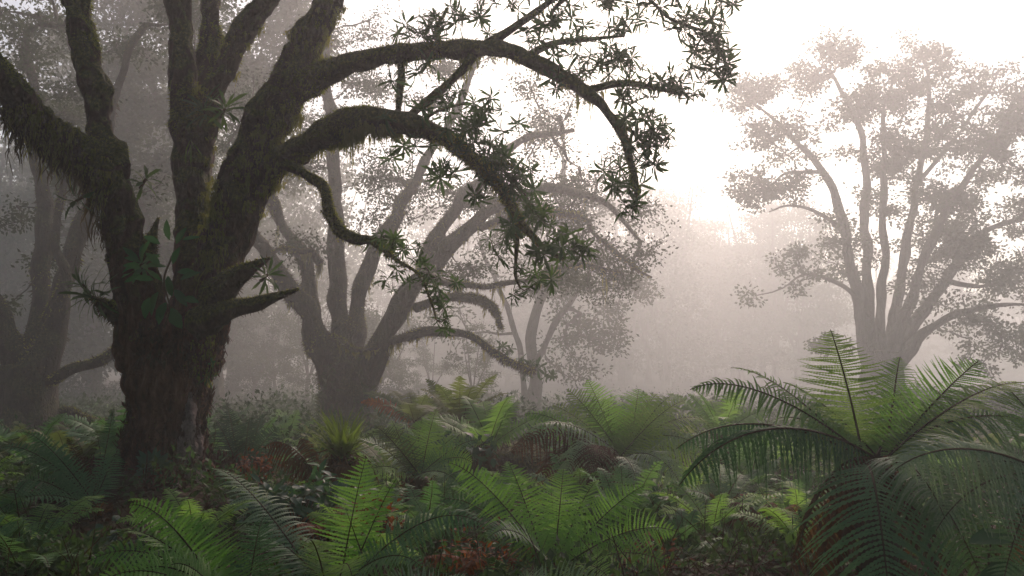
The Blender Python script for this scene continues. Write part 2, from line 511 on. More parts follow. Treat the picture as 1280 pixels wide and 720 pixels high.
def hang(g, p, L, seed=0, w=.006, sway=.25, strands=5):
    """tapering wisps of hanging moss from points p with lengths L"""
    r = np.random.RandomState(seed)
    sel = r.rand(len(p)) < .4                             # fewer, fuller tufts that taper to a point
    p, L = p[sel], np.asarray(L)[sel] * 1.25
    m = strands * 3
    p = np.repeat(p, m, 0); L = np.repeat(L, m)
    n = len(p)
    tw_ = np.repeat(r.uniform(.5, 1.7, len(p) // m), m)[:, None]; off = r.normal(0, 1, (n, 3)) * np.array([.020, .020, .010]) * tw_
    L = L * np.exp(-(off[:, 0] ** 2 + off[:, 1] ** 2) / (.0009 * tw_[:, 0] ** 2)) * (.15 + .85 * r.rand(n)) * np.repeat(r.choice([.35, .6, 1, 1.5], len(L) // m, p=[.35, .3, .25, .1]), m) + .012
    p = p + off
    K = 5
    a = r.uniform(0, 6.28, n)
    s = np.stack([np.cos(a), np.sin(a), 0 * a], -1)
    ph = r.uniform(0, 6.28, (n, 2)); amp = r.uniform(.2, 1, (n, 1)) * sway
    rows = []
    for k in range(K + 1):
        t = k / K
        off = np.stack([np.sin(ph[:, 0] + t * 6) - np.sin(ph[:, 0]), np.sin(ph[:, 1] + t * 3.5) - np.sin(ph[:, 1]), 0 * a], -1) * amp * .22 * L[:, None]
        c = p + off + np.array([0, 0, -1]) * (L * t)[:, None]
        ww = w * (1 - t) ** .7 * (1 + .8 * np.sin(ph[:, 0] * 3 + k * 2.2))[:, None] if k < K else 0.0
        rows += [c - s * ww, c + s * ww]
    V = np.stack(rows, 1)
    F = np.array([[2 * k, 2 * k + 1, 2 * k + 3, 2 * k + 2] for k in range(K)])
    g.add(V, (np.arange(n)[:, None, None] * (2 * K + 2) + F[None]).reshape(-1, 4))


def hang_on(o, n, parent, Lr=(.08, .3), mat='lichen', seed=5, nz=-.35, clump=.2, strands=5, xr=None, w=.006):
    p, nn, _ = sample_surface(o.data, n * 6, seed)
    p = p + world_off(o)
    r = np.random.RandomState(seed)
    k = (nn[:, 2] < nz) & (noise3(p, 4.5) > clump)
    if xr: k &= (p[:, 0] > xr[0]) & (p[:, 0] < xr[1])
    p = p[k][:n]
    g = Geo()
    L = r.uniform(Lr[0], Lr[1], len(p)) * (.2 + 1.1 * np.clip(noise3(p, 5), 0, 1.2))
    hang(g, p, L, seed, w=w, strands=strands)
    return g.build('hanging_moss', M[mat], parent, smooth=False)


# ------------------------------------------------------------------ limbs and crowns
def px_path(rows, dist=None):
    """rows of (px, py, depth, radius in photograph pixels) -> (x, y, z, r) in metres"""
    return [(*at(a, b, c), d * c / FPX) for a, b, c, d in rows]


def grow(nodes, targets, seed, r0=.006, jitter=.12, step=.35, rpow=.5, upbias=.35):
    """connect crown points to the nearest wood with crooked twigs; returns twig paths with radii"""
    r = np.random.RandomState(seed)
    T = np.asarray(targets)
    N = [np.asarray(nodes)[:, :3]]
    pos = N[0]
    own = np.full(len(pos), -1)
    d0 = np.array([np.min(np.linalg.norm(pos - t, axis=1)) for t in T])
    twigs = []
    for ti in np.argsort(d0):
        t = T[ti]
        dd = np.linalg.norm(pos - t, axis=1) + upbias * np.maximum(0, pos[:, 2] - t[2])
        k = int(np.argmin(dd)); a = pos[k]; L = np.linalg.norm(t - a)
        m = max(2, int(L / step) + 1)
        u = np.linspace(0, 1, m + 1)[:, None]
        q = a * (1 - u) + t * u
        q[1:-1] += r.normal(0, jitter * L / m ** .5, (m - 1, 3))
        q[:, 2] += -np.sin(u[:, 0] * np.pi) * .06 * L
        twigs.append([q, int(own[k])])
        pos = np.vstack([pos, q[1:]]); own = np.concatenate([own, np.full(m, len(twigs) - 1)])
    cnt = np.ones(len(twigs))
    for i in range(len(twigs) - 1, -1, -1):
        if twigs[i][1] >= 0: cnt[twigs[i][1]] += cnt[i]
    out = []
    for i, (q, par) in enumerate(twigs):
        ra = r0 * cnt[i] ** rpow; rb = r0 * .8
        rad = np.linspace(ra, rb, len(q))
        out.append(np.hstack([q, rad[:, None]]))
    return out


def twig_geo(g, twigs, sides=4):
    for q in twigs:
        tube(g, q, sides, cap=False)


def crown_leaves(g, centers, per, spread, L, W, seed, flat=.6, prof='diamond', up=.4):
    r = np.random.RandomState(seed)
    c = np.repeat(np.asarray(centers), per, 0); n = len(c)
    off = r.normal(0, 1, (n, 3)); off = off * spread * .52; off[:, 2] *= flat
    d = nrm(off) + r.normal(0, .5, (n, 3)) + np.array([0, 0, -.15])
    nn = r.normal(0, .7, (n, 3)) + np.array([0, 0, up])
    leaves(g, c + off, d, nn, r.uniform(.6, 1.3, n) * L, r.uniform(.7, 1.2, n) * W, r.uniform(-.2, .8, n), prof=prof)


def ellipse_pts(specs, seed, per=7):
    """clustered crown points inside regions given as (px, py, rx, ry, depth, depth spread, count)"""
    r = np.random.RandomState(seed); out = []
    for px, py, rx, ry, D, dD, n in specs:
        for i in range(max(1, n // per)):
            a = r.uniform(0, 6.28); q = r.rand() ** .5
            c = at(px + rx * q * math.cos(a), py + ry * q * math.sin(a), D + r.uniform(-dD, dD))
            m = r.randint(per - 3, per + 4); k = .55 + .9 * r.rand()
            out.append(c + r.normal(0, 1, (m, 3)) * np.array([.016, .016, .0085]) * D * k)
    return np.vstack(out)


def rosettes(g, centers, axes, L=.15, W=.022, per=14, seed=0, curl=.25):
    r = np.random.RandomState(seed)
    for c, ax in zip(centers, axes):
        ax = nrm(np.asarray(ax, dtype=float) + r.normal(0, .35, 3)); m = per + r.randint(-5, 5)
        u = nrm(np.cross(ax, [.3, .5, .8])); v = np.cross(ax, u)
        a = np.arange(m) * 2.4 + r.uniform(0, 6); el = np.linspace(-.7, 1.15, m) + r.normal(0, .25, m)
        rad = u * np.cos(a)[:, None] + v * np.sin(a)[:, None]
        d = rad * np.cos(el)[:, None] + ax * np.sin(el)[:, None]
        nn = ax * np.cos(el)[:, None] - rad * np.sin(el)[:, None]
        s = r.uniform(.45, 1.2)
        leaves(g, c + ax * r.uniform(-.02, .02, (m, 1)), d, nn, L * s * r.uniform(.7, 1.1, m), W * s * r.uniform(.8, 1.15, m), curl * r.uniform(.2, 1.6, m), .25, 'lance')


# ================================================================== THE OLD TREE
def fuse(paths_geo, voxel, name, mat, parent, rough=.02, iters=6, f=4.0):
    """weld overlapping limbs into one skin and roughen it"""
    me = paths_geo.mesh('tmp')
    o = bpy.data.objects.new('tmp', me); col.objects.link(o)
    md = o.modifiers.new('r', 'REMESH'); md.mode = 'VOXEL'; md.voxel_size = voxel
    s = o.modifiers.new('s', 'SMOOTH'); s.factor = .5; s.iterations = iters
    dg = bpy.context.evaluated_depsgraph_get()
    ev = o.evaluated_get(dg)
    m2 = bpy.data.meshes.new_from_object(ev)
    bpy.data.objects.remove(o)
    n = len(m2.vertices)
    V = np.empty(n * 3, dtype=np.float32); m2.vertices.foreach_get('co', V); V = V.reshape(-1, 3).astype(float)
    N = np.empty(n * 3, dtype=np.float32); m2.vertices.foreach_get('normal', N); N = N.reshape(-1, 3).astype(float)
    stretch = V * np.array([1, 1, .28])
    disp = rough * noise3(V, f) + rough * .9 * np.abs(noise3(stretch, f * 2.6)) + rough * .5 * noise3(stretch + 3, f * 6)
    V = V + N * disp[:, None] - np.array(parent.location)
    m2.vertices.foreach_set('co', V.astype(np.float32).ravel())
    m2.polygons.foreach_set('use_smooth', np.ones(len(m2.polygons), dtype=bool))
    m2.materials.clear(); m2.materials.append(mat); m2.name = name
    m2.update()
    o = bpy.data.objects.new(name, m2); col.objects.link(o); o.parent = parent
    return o


TRUNK_BVH, TRUNK_OFF = None, None


def on_trunk(px, py, off=.02):
    """point and normal of the old tree's bark behind a photograph pixel"""
    o = np.array([0, 0, CAMH]); d = at(px, py, 10) - o; d /= np.linalg.norm(d)
    loc, n, _, _ = TRUNK_BVH.ray_cast(Vector(o - TRUNK_OFF), Vector(d))
    if loc is None:
        return None
    return np.array(loc) + TRUNK_OFF + np.array(n) * off, np.array(n)


def old_tree():
    base = at(205, 640, 7.6); base[2] = float(gh(base[0], base[1])) - .1
    root = thing('old_tree', base, 'huge dark mossy tree with red-brown flaking trunk, forking above bromeliad-like plants, arching limbs', 'tree')
    D = 7.6
    g = Geo()
    tr = [(200, 690, D, 90.0), (203, 650, D, 75.6), (204, 600, D, 51.3), (207, 540, D, 44.1), (209, 480, D, 45.0), (209, 430, D + .02, 49.5), (212, 395, D + .05, 45.0)]
    tube(g, smooth_path(px_path(tr), .06), 40, .05, 2, .07)
    for a, sx, sy, rr in ((20, -.9, -.3, 26), (160, .75, -.3, 24), (250, .3, -.9, 22), (330, -.5, .8, 24), (80, .9, .5, 24)):   # root flares
        c0 = at(205, 585, D)
        e = c0 + np.array([sx * .85, sy * .75, 0]); e[2] = base[2] - .08
        c1 = (c0 + e) / 2 + np.array([sx * .06, sy * .06, -.08])
        tube(g, smooth_path([(*c0, .20), (*c1, .19), (*e, .13)], .06), 14, .06, 3)
    # limbs fused with the trunk
    L = {
        'left': [(190, 450, D, 37.8), (172, 360, D - .1, 30.3), (158, 300, D - .2, 23.4), (142, 240, D - .3, 23.4), (128, 200, D - .35, 23.4)],
        'mid': [(240, 420, D + .1, 31.8), (242, 330, D + .3, 20.6), (238, 230, D + .5, 17.9), (230, 120, D + .6, 15.1), (223, 20, D + .7, 14.4), (218, -120, D + .8, 13.1)],
        'right': [(235, 450, D, 39.4), (262, 370, D - .05, 31.8), (286, 290, D - .1, 30.3), (310, 210, D - .1, 28.0), (345, 130, D - .1, 24.1), (382, 60, D - .1, 20.6), (410, 5, D - .1, 17.2), (440, -90, D, 13.8)],
        'leftstem': [(135, 210, D - .3, 20.6), (124, 150, D - .2, 13.8), (108, 70, D - .1, 15.1), (95, 0, D, 15.8), (75, -120, D, 13.8)],
        'leftlimb': [(140, 222, D - .35, 23.4), (105, 190, D - .4, 18.6), (60, 160, D - .6, 17.9), (15, 115, D - .8, 19.3), (-50, 40, D - 1, 17.9), (-120, -40, D - 1, 15.1)],
        'back': [(242, 250, D + .5, 16.5), (252, 150, D + .9, 13.8), (262, 60, D + 1.1, 11.7), (266, -60, D + 1.2, 10.3)],
        'back2': [(246, 210, D + .5, 15.1), (268, 120, D + .6, 12.4), (292, 55, D + .5, 12.4), (330, 5, D + .4, 12.4), (375, -60, D + .4, 10.3)],
    }
    for k, v in L.items():
        tube(g, smooth_path(px_path(v), .06), 26, .07, 3.2)
    tube(g, smooth_path(px_path([(300, 235, D, 25.5), (360, 196, D - .15, 18.7), (398, 172, D - .25, 14.4)]), .05), 20, .05, 3)
    tube(g, smooth_path(px_path([(335, 150, D, 25.5), (372, 112, D - .1, 17.0), (410, 88, D - .2, 13.6)]), .05), 20, .05, 3)
    trunk = fuse(g, .017, 'trunk', M['trunkbark'], root, .024, 5, 5.0)
    global TRUNK_BVH, TRUNK_OFF
    from mathutils.bvhtree import BVHTree
    TRUNK_BVH = BVHTree.FromPolygons([v.co[:] for v in trunk.data.vertices], [p.vertices[:] for p in trunk.data.polygons]); TRUNK_OFF = base.copy()
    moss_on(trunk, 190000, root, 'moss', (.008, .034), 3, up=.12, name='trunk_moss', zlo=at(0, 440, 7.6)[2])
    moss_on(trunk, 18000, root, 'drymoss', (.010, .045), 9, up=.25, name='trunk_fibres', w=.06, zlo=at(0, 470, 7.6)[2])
    # curtains of moss on the trunk
    p, nn, _ = sample_surface(trunk.data, 60000, 77); p = p + base
    q = {k: at(*k) for k in ()}
    gg = Geo()
    def near_px(p, px, py, rx, ry):
        c, s = math.cos(PITCH), math.sin(PITCH)
        rel = p - np.array([0, 0, CAMH]); f = rel[:, 1] * c + rel[:, 2] * s; u = -rel[:, 1] * s + rel[:, 2] * c
        X = 640 + FPX * rel[:, 0] / f; Yp = 360 - FPX * u / f
        return ((X - px) / rx) ** 2 + ((Yp - py) / ry) ** 2 < 1
    for (px, py, rx, ry, n, l0, l1, front) in ((268, 270, 20, 55, 260, .1, .4, 1), (262, 360, 18, 50, 160, .1, .35, 1), (255, 440, 14, 40, 90, .08, .25, 1),
                                        (350, 170, 34, 45, 260, .06, .25, 1), (395, 30, 40, 45, 160, .06, .22, 0), (320, 230, 30, 40, 160, .05, .2, 1),
                                        (45, 165, 50, 36, 420, .1, .38, 0), (110, 220, 30, 36, 200, .1, .3, 0), (255, 150, 22, 60, 120, .05, .22, 1), (300, 60, 40, 40, 80, .04, .16, 0)):
        k = near_px(p, px, py, rx, ry) & ((nn[:, 1] < .2) if front else (nn[:, 2] < .1))
        pp = p[k][:n]
        hang(gg, pp + nn[k][:n] * .01, np.random.RandomState(int(px)).uniform(l0, l1, len(pp)), int(px), w=.007, strands=5, sway=.5)
    gg.build('hanging_moss', M['lichen'], root, smooth=False)
    # dark beard below the left limb
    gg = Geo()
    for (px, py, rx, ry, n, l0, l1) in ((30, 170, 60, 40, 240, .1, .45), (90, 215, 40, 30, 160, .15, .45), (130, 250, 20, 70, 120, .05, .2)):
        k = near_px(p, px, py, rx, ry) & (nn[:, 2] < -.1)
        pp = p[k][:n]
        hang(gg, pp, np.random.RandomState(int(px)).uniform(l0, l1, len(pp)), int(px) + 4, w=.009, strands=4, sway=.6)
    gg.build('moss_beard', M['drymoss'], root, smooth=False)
    # bark: red brown plates low on the trunk and the bare wood scar
    gb = Geo(); r = np.random.RandomState(12)
    p2, n2, _ = sample_surface(trunk.data, 90000, 15); p2 = p2 + base
    k = (p2[:, 2] < at(0, 400, D)[2]) & (n2[:, 1] < .6) & (noise3(p2, 2.0) > -.2)
    pp, n_ = p2[k][:9000], n2[k][:9000]; n = len(pp)
    d = np.array([0, 0, 1.0]) * np.where(r.rand(n, 1) < .5, 1, -1) + r.normal(0, .2, (n, 3)) + n_ * .18
    leaves(gb, pp - n_ * .004, d, n_, r.uniform(.03, .12, n), r.uniform(.006, .02, n), r.uniform(-.3, .4, n), .3, 'lance')
    gb.build('flaking_bark', M['redbark'], root)
    gw = Geo(); r = np.random.RandomState(3)
    for x0, ya, yb, s0 in ((236, 490, 600, 8), (243, 500, 560, 6), (230, 530, 640, 8), (238, 545, 650, 9), (248, 530, 650, 8), (222, 590, 655, 5), (252, 585, 650, 4), (216, 610, 660, 4), (240, 600, 660, 5)):
        rows = []; m = 9
        for j in range(m):
            yy = ya + (yb - ya) * j / (m - 1); xx = x0 + 4 * math.sin(yy * .035 + x0) + (yy - 560) * .05
            h = on_trunk(xx, yy, .0)
            if h is None: continue
            q = 1 - abs(2 * j / (m - 1) - 1) ** 2.5
            rows.append((*(h[0] + np.array([0, .012, 0])), (.3 + .7 * q) * s0 * 7 / FPX * (1 + .2 * math.sin(j * 2.3 + x0))))
        if len(rows) > 3: tube(gw, smooth_path(rows, .02), 10, .28, 14)
    gw.build('bare_wood', M['dead'], root)

    # stubs of broken limbs
    for rows in ([(248, 405, D - .25, 20), (285, 388, D - .45, 13), (330, 376, D - .55, 9), (374, 361, D - .6, 2)],
                 [(262, 375, D - .2, 22), (292, 350, D - .38, 15), (316, 334, D - .45, 8), (338, 322, D - .48, 2)],
                 [(176, 335, D - .1, 16), (187, 305, D - .2, 9), (198, 272, D - .25, 2)],
                 [(150, 395, D - .1, 12), (128, 380, D - .3, 7), (112, 372, D - .35, 2.5)]):
        g = Geo(); tube(g, smooth_path(px_path(rows), .02), 14, .14, 7)
        b = g.build('stub', M['limb'], root)
        moss_on(b, 5000, b, 'moss', (.010, .032), int(rows[0][0]), up=-.1)
        moss_on(b, 900, b, 'drymoss', (.02, .05), int(rows[0][0]) + 1, up=-1, name='fibres')

    # leafy arching branches: path, twig side shoots, rosette pixels
    rr = np.random.RandomState(31)
    B = []
    B.append(dict(main=[(372, 112, D - .1, 16.7), (420, 84, D - .25, 15.0), (480, 72, D - .4, 12.8), (540, 64, D - .5, 11.4), (600, 62, D - .6, 10.6), (660, 75, D - .7, 9.7), (715, 103, D - .8, 8.4), (755, 135, D - .9, 7.0), (778, 175, D - 1, 5.3), (787, 215, D - 1, 4.0), (796, 255, D - 1.05, 2.2)],
        side=[[(598, 62, D - .6, 7.0), (640, 36, D - .7, 5.3), (690, 0, D - .8, 4.4), (740, -40, D - .9, 3.5)],
              [(592, 70, D - .6, 5.7), (560, 105, D - .55, 5.3), (520, 138, D - .5, 5.3), (505, 152, D - .5, 4.4)],
              [(730, 114, D - .8, 5.3), (780, 104, D - .75, 4.4), (820, 110, D - .7, 3.5), (852, 118, D - .7, 2.2)],
              [(655, 72, D - .7, 5.3), (690, 55, D - .6, 4.4), (730, 50, D - .5, 3.1), (780, 45, D - .4, 1.8)],
              [(764, 145, D - .9, 3.5), (790, 165, D - .85, 2.6), (812, 185, D - .8, 1.8)],
              [(500, 72, D - .4, 3.5), (502, 100, D - .4, 5.3), (498, 138, D - .4, 3.5)],
              [(555, 62, D - .5, 2.6), (545, 40, D - .45, 2.6), (560, 10, D - .4, 1.8)],
              [(740, -40, D - .9, 3.5), (800, -10, D - .9, 2.6), (840, 25, D - .85, 2.2), (880, 40, D - .8, 1.8), (905, 70, D - .8, 1.3)],
              [(740, -30, D - .9, 3.5), (690, 15, D - .6, 2.6), (700, 35, D - .5, 1.8)]],
        ros=[(620, 5), (650, 12), (665, 30), (690, 30), (705, 42), (720, 55), (740, 48), (760, 62), (690, 62), (772, 78), (735, 72), (790, 68), (715, 22), (735, 10), (675, 50), (750, 85), (700, 88), (725, 90), (765, 100),
             (800, 85), (815, 95), (838, 100), (800, 112), (852, 104), (868, 112), (880, 122), (845, 120), (795, 130), (812, 145), (827, 152), (832, 180), (825, 207), (802, 180), (790, 212), (805, 238), (795, 262), (780, 240), (815, 168), (796, 150), (835, 165), (770, 205), (800, 200),
             (800, 8), (828, 12), (850, 25), (870, 15), (890, 22), (905, 10), (918, 5), (900, 42), (915, 62), (895, 58), (908, 90), (880, 46), (860, 52), (840, 38), (918, 96), (882, 84), (890, 70), (530, 40), (545, 52), (540, 22), (560, 8), (575, 20), (555, 35), (515, 45), (600, 15),
             (640, -10), (680, -10), (720, -15), (760, -10), (800, -15), (850, -10), (900, -12), (870, 72), (810, 30), (780, 20), (760, 35), (785, 40)],
        tips=(.0,)))
    B.append(dict(main=[(340, 205, D - .1, 20.6), (385, 178, D - .3, 17.2), (420, 160, D - .4, 15.5), (468, 151, D - .5, 13.8), (520, 158, D - .6, 11.2), (568, 182, D - .7, 9.0), (605, 213, D - .8, 7.7), (632, 248, D - .85, 6.9), (658, 283, D - .9, 6.0), (690, 312, D - .95, 3.4), (705, 322, D - .95, 1.7)],
        side=[[(648, 280, D - .9, 3.0), (645, 310, D - .9, 2.6), (644, 345, D - .9, 2.1), (650, 362, D - .9, 1.3)],
              [(520, 158, D - .6, 2.6), (545, 140, D - .6, 2.1), (585, 128, D - .6, 1.7)],
              [(600, 208, D - .8, 2.6), (630, 205, D - .75, 1.7), (655, 212, D - .7, 1.3)],
              [(565, 180, D - .7, 2.6), (590, 160, D - .7, 1.7), (620, 150, D - .7, 1.3)]],
        ros=[(560, 128), (575, 142), (598, 138), (582, 158), (602, 155), (628, 140), (540, 178), (520, 188), (530, 140), (612, 178), (632, 168), (595, 198), (615, 200), (642, 212), (662, 215), (610, 228), (668, 262), (692, 256), (632, 290), (702, 292), (712, 310), (724, 316), (692, 302), (718, 300), (660, 356), (667, 345), (650, 340), (642, 285), (545, 160), (560, 205), (625, 190), (570, 118), (640, 230), (510, 180), (680, 315), (655, 240), (590, 180), (628, 215), (676, 285), (550, 222), (600, 240)]))
    B.append(dict(main=[(352, 205, D - .2, 10), (380, 216, D - .3, 8.5), (402, 235, D - .35, 8), (414, 262, D - .4, 7.5), (425, 288, D - .4, 7), (445, 298, D - .45, 6), (466, 300, D - .5, 4.5), (490, 318, D - .5, 2.5), (515, 345, D - .55, 2), (540, 375, D - .6, 1.6), (552, 400, D - .6, 1)],
        side=[[(425, 288, D - .4, 4), (410, 272, D - .42, 2.5), (402, 262, D - .42, 1)]],
        ros=[(478, 300), (490, 306), (505, 302), (510, 318), (522, 330), (545, 365), (530, 352), (550, 388), (545, 376), (498, 325), (535, 338), (486, 318), (556, 398), (514, 350), (470, 292), (525, 312), (553, 410)]))
    out = []
    for bi, b in enumerate(B):
        g = Geo()
        mp = smooth_path(px_path(b['main']), .04)
        q_ = mp[:, :3].copy(); e_ = np.minimum(1, np.arange(len(mp)) / 12)
        for ax_ in range(3): mp[:, ax_] += (noise3(q_ + 5 * ax_, 2.6) * .022 + noise3(q_ + 9 * ax_, 6.5) * .010) * e_
        mp[:, 3] *= 1 + .13 * noise3(q_, 5) + .07 * noise3(q_, 13)
        tube(g, mp, 16, .14, 7)
        nodes = [mp[5:]]
        for sdp in b['side']:
            sp = smooth_path(px_path(sdp), .05); sp[:, :3] += noise3(sp[:, :3], 6)[:, None] * .008
            tube(g, sp, 8, .1, 8); nodes.append(sp)
        br = g.build('branch', M['limb'], root)
        nodes = np.vstack(nodes)
        c = []
        for (px, py) in b['ros']:
            k = np.argmin([(abs(640 + FPX * (q[0]) / q[1] - px) + abs(470 - FPX * (q[2] - CAMH) / q[1] - py)) for q in nodes])
            c.append(at(px + rr.normal(0, 3), py + rr.normal(0, 3), nodes[k][1] + rr.uniform(-.28, .28)))
        c = np.array(c); e = c[rr.rand(len(c)) < .85]
        c = np.vstack([c, e + rr.normal(0, .075, e.shape)] + ([c[rr.rand(len(c)) < .7] + rr.normal(0, .11, 3)] if bi < 2 else []))
        tw = grow(nodes, c, 40 + bi, .0028, .09, .12, .45, .1)
        g = Geo(); twig_geo(g, tw, 5); g.slot()
        ax = np.array([nrm(q[-1, :3] - q[-2, :3]) * .8 + np.array([rr.normal(0, .3), rr.normal(0, .3), .25]) for q in tw])
        tips = np.array([q[-1, :3] for q in tw])
        rosettes(g, tips, ax, .122 if bi < 2 else .09, .0115 if bi < 2 else .010, 15, 50 + bi, .55)
        # a second smaller whorl behind every tip
        bk = np.array([q[-1, :3] * .45 + q[-2, :3] * .55 for q in tw]) + rr.normal(0, .03, (len(tw), 3))
        bk, ax = bk[::2], ax[::2]
        rosettes(g, bk, ax + rr.normal(0, .5, ax.shape), .11, .012, 9, 60 + bi, .5)
        g.build('foliage', [M['stem'], M['rosette']], br)
        moss_on(br, 34000 if bi < 2 else 9000, br, 'moss', (.012, .038), 70 + bi, up=-.15)
        moss_on(br, 3000 if bi < 2 else 1000, br, 'drymoss', (.015, .05), 170 + bi, up=-1.2, name='fibres')
        if bi == 0:
            hang_on(br, 150, br, (.10, .5), seed=81, xr=(at(480, 0, D - .5)[0], at(600, 0, D - .5)[0]), clump=.1)
            hang_on(br, 130, br, (.10, .5), seed=82, xr=(at(620, 0, D - .7)[0], at(770, 0, D - .7)[0]), clump=.2)
            g = Geo(); hang(g, np.array([at(723, 110, D - .8), at(712, 105, D - .8), at(735, 125, D - .8)]), np.array([.5, .25, .35]), 9, .006, .15, 7)
            g.build('moss_streamer', M['lichen'], br, smooth=False)
        elif bi == 1:
            hang_on(br, 420, br, (.16, .62), seed=83, xr=(at(375, 0, D - .3)[0], at(500, 0, D - .6)[0]), clump=-.1, strands=6)
            hang_on(br, 70, br, (.03, .12), seed=84, xr=(at(500, 0, D - .6)[0], at(660, 0, D - .9)[0]), clump=.3)
        else:
            hang_on(br, 50, br, (.03, .09), seed=85, clump=.2)
        out.append(br)
    # unseen high crown, spread wide to shade the trunk and the near mist
    r = np.random.RandomState(5)
    n = 230
    c = np.stack([r.uniform(-8, 3.2, n), r.uniform(3.5, 15, n), r.uniform(0, 3, n)], -1)
    c[:, 2] += 1.9 + .53 * c[:, 1]; c = c[c[:, 2] > 4.6]
    ends = np.array([px_path(v)[-1] for v in L.values() if v[-1][1] < 0])
    tw = grow(ends, c, 44, .008, .06, .5, .5, 0)
    g = Geo(); twig_geo(g, tw, 5); g.build('upper_branches', M['limb'], root)
    g = Geo(); crown_leaves(g, [q[-1, :3] for q in tw], 110, .60, .15, .04, 45, .6)
    g.build('crown', M['rosette'], root)
    return root


old_tree()


# ================================================================== TREES IN THE MIST
def mist_tree(name, base_px, D, label, limbs, crown, per, spread, L, W, seed, group=None, wood='farbark', r0=.012, leafm='crown', fuzz=0, step=.5, sides=16, extra=None):
    """a tree given by limb paths (photograph pixels at real depths) and crown regions"""
    b = at(base_px[0], base_px[1], D); b[2] = float(gh(b[0], b[1])) - .15
    root = thing(name, b, label, 'tree', group)
    g = Geo(); nodes = []
    first = limbs[0]
    # trunk runs into the ground
    p0 = px_path(first)
    p0 = [(p0[0][0], p0[0][1], b[2], p0[0][3] * 1.3)] + p0
    sp = smooth_path(p0, .12); tube(g, sp, 28, .06, .9, .08); nodes.append(sp[len(sp) // 2:])
    tr = g.build('trunk', M[wood], root)
    for lm in limbs[1:]:
        g = Geo(); sp = smooth_path(px_path(lm), .15)
        u_ = np.linspace(0, 1, len(sp))[:, None]; q_ = sp[:, :3].copy()
        f_ = 14.0 / D                                     # crooked growth
        for ax_ in range(3): sp[:, ax_] += (noise3(q_ + 7 * ax_, f_) * .5 + noise3(q_ + 3 * ax_ + 1, f_ * 2.4) * .3) * (.011 if D < 40 else .0055) * D * np.minimum(1, u_[:, 0] * 3)
        sp[:, 3] *= 1 + .12 * noise3(q_, f_ * 3)
        tube(g, sp, sides, .09, 1.6, .04); nodes.append(sp[len(sp) // 4:])
        lb = g.build('limb', M[wood], root)
        if fuzz:
            moss_on(lb, fuzz, lb, 'moss', (.03, .08), seed + 3, up=.35)
            moss_on(lb, fuzz, lb, 'drymoss', (.04, .10), seed + 4, up=-.6, name='fibres')
    if fuzz: moss_on(tr, fuzz * 3, root, 'drymoss', (.04, .10), seed + 5, up=-.1, name='trunk_moss')
    nodes = np.vstack(nodes)
    c = ellipse_pts(crown, seed)
    tw = grow(nodes, c, seed, r0, .10, step, .5, .3)
    g = Geo(); twig_geo(g, tw, 5); g.slot()
    tips = [q[-1, :3] for q in tw] + [q[len(q) // 2, :3] for q in tw[::2]]
    crown_leaves(g, tips, per, spread, L, W, seed, .6)
    g.build('crown', [M[wood], M[leafm]], root)
    return root, nodes


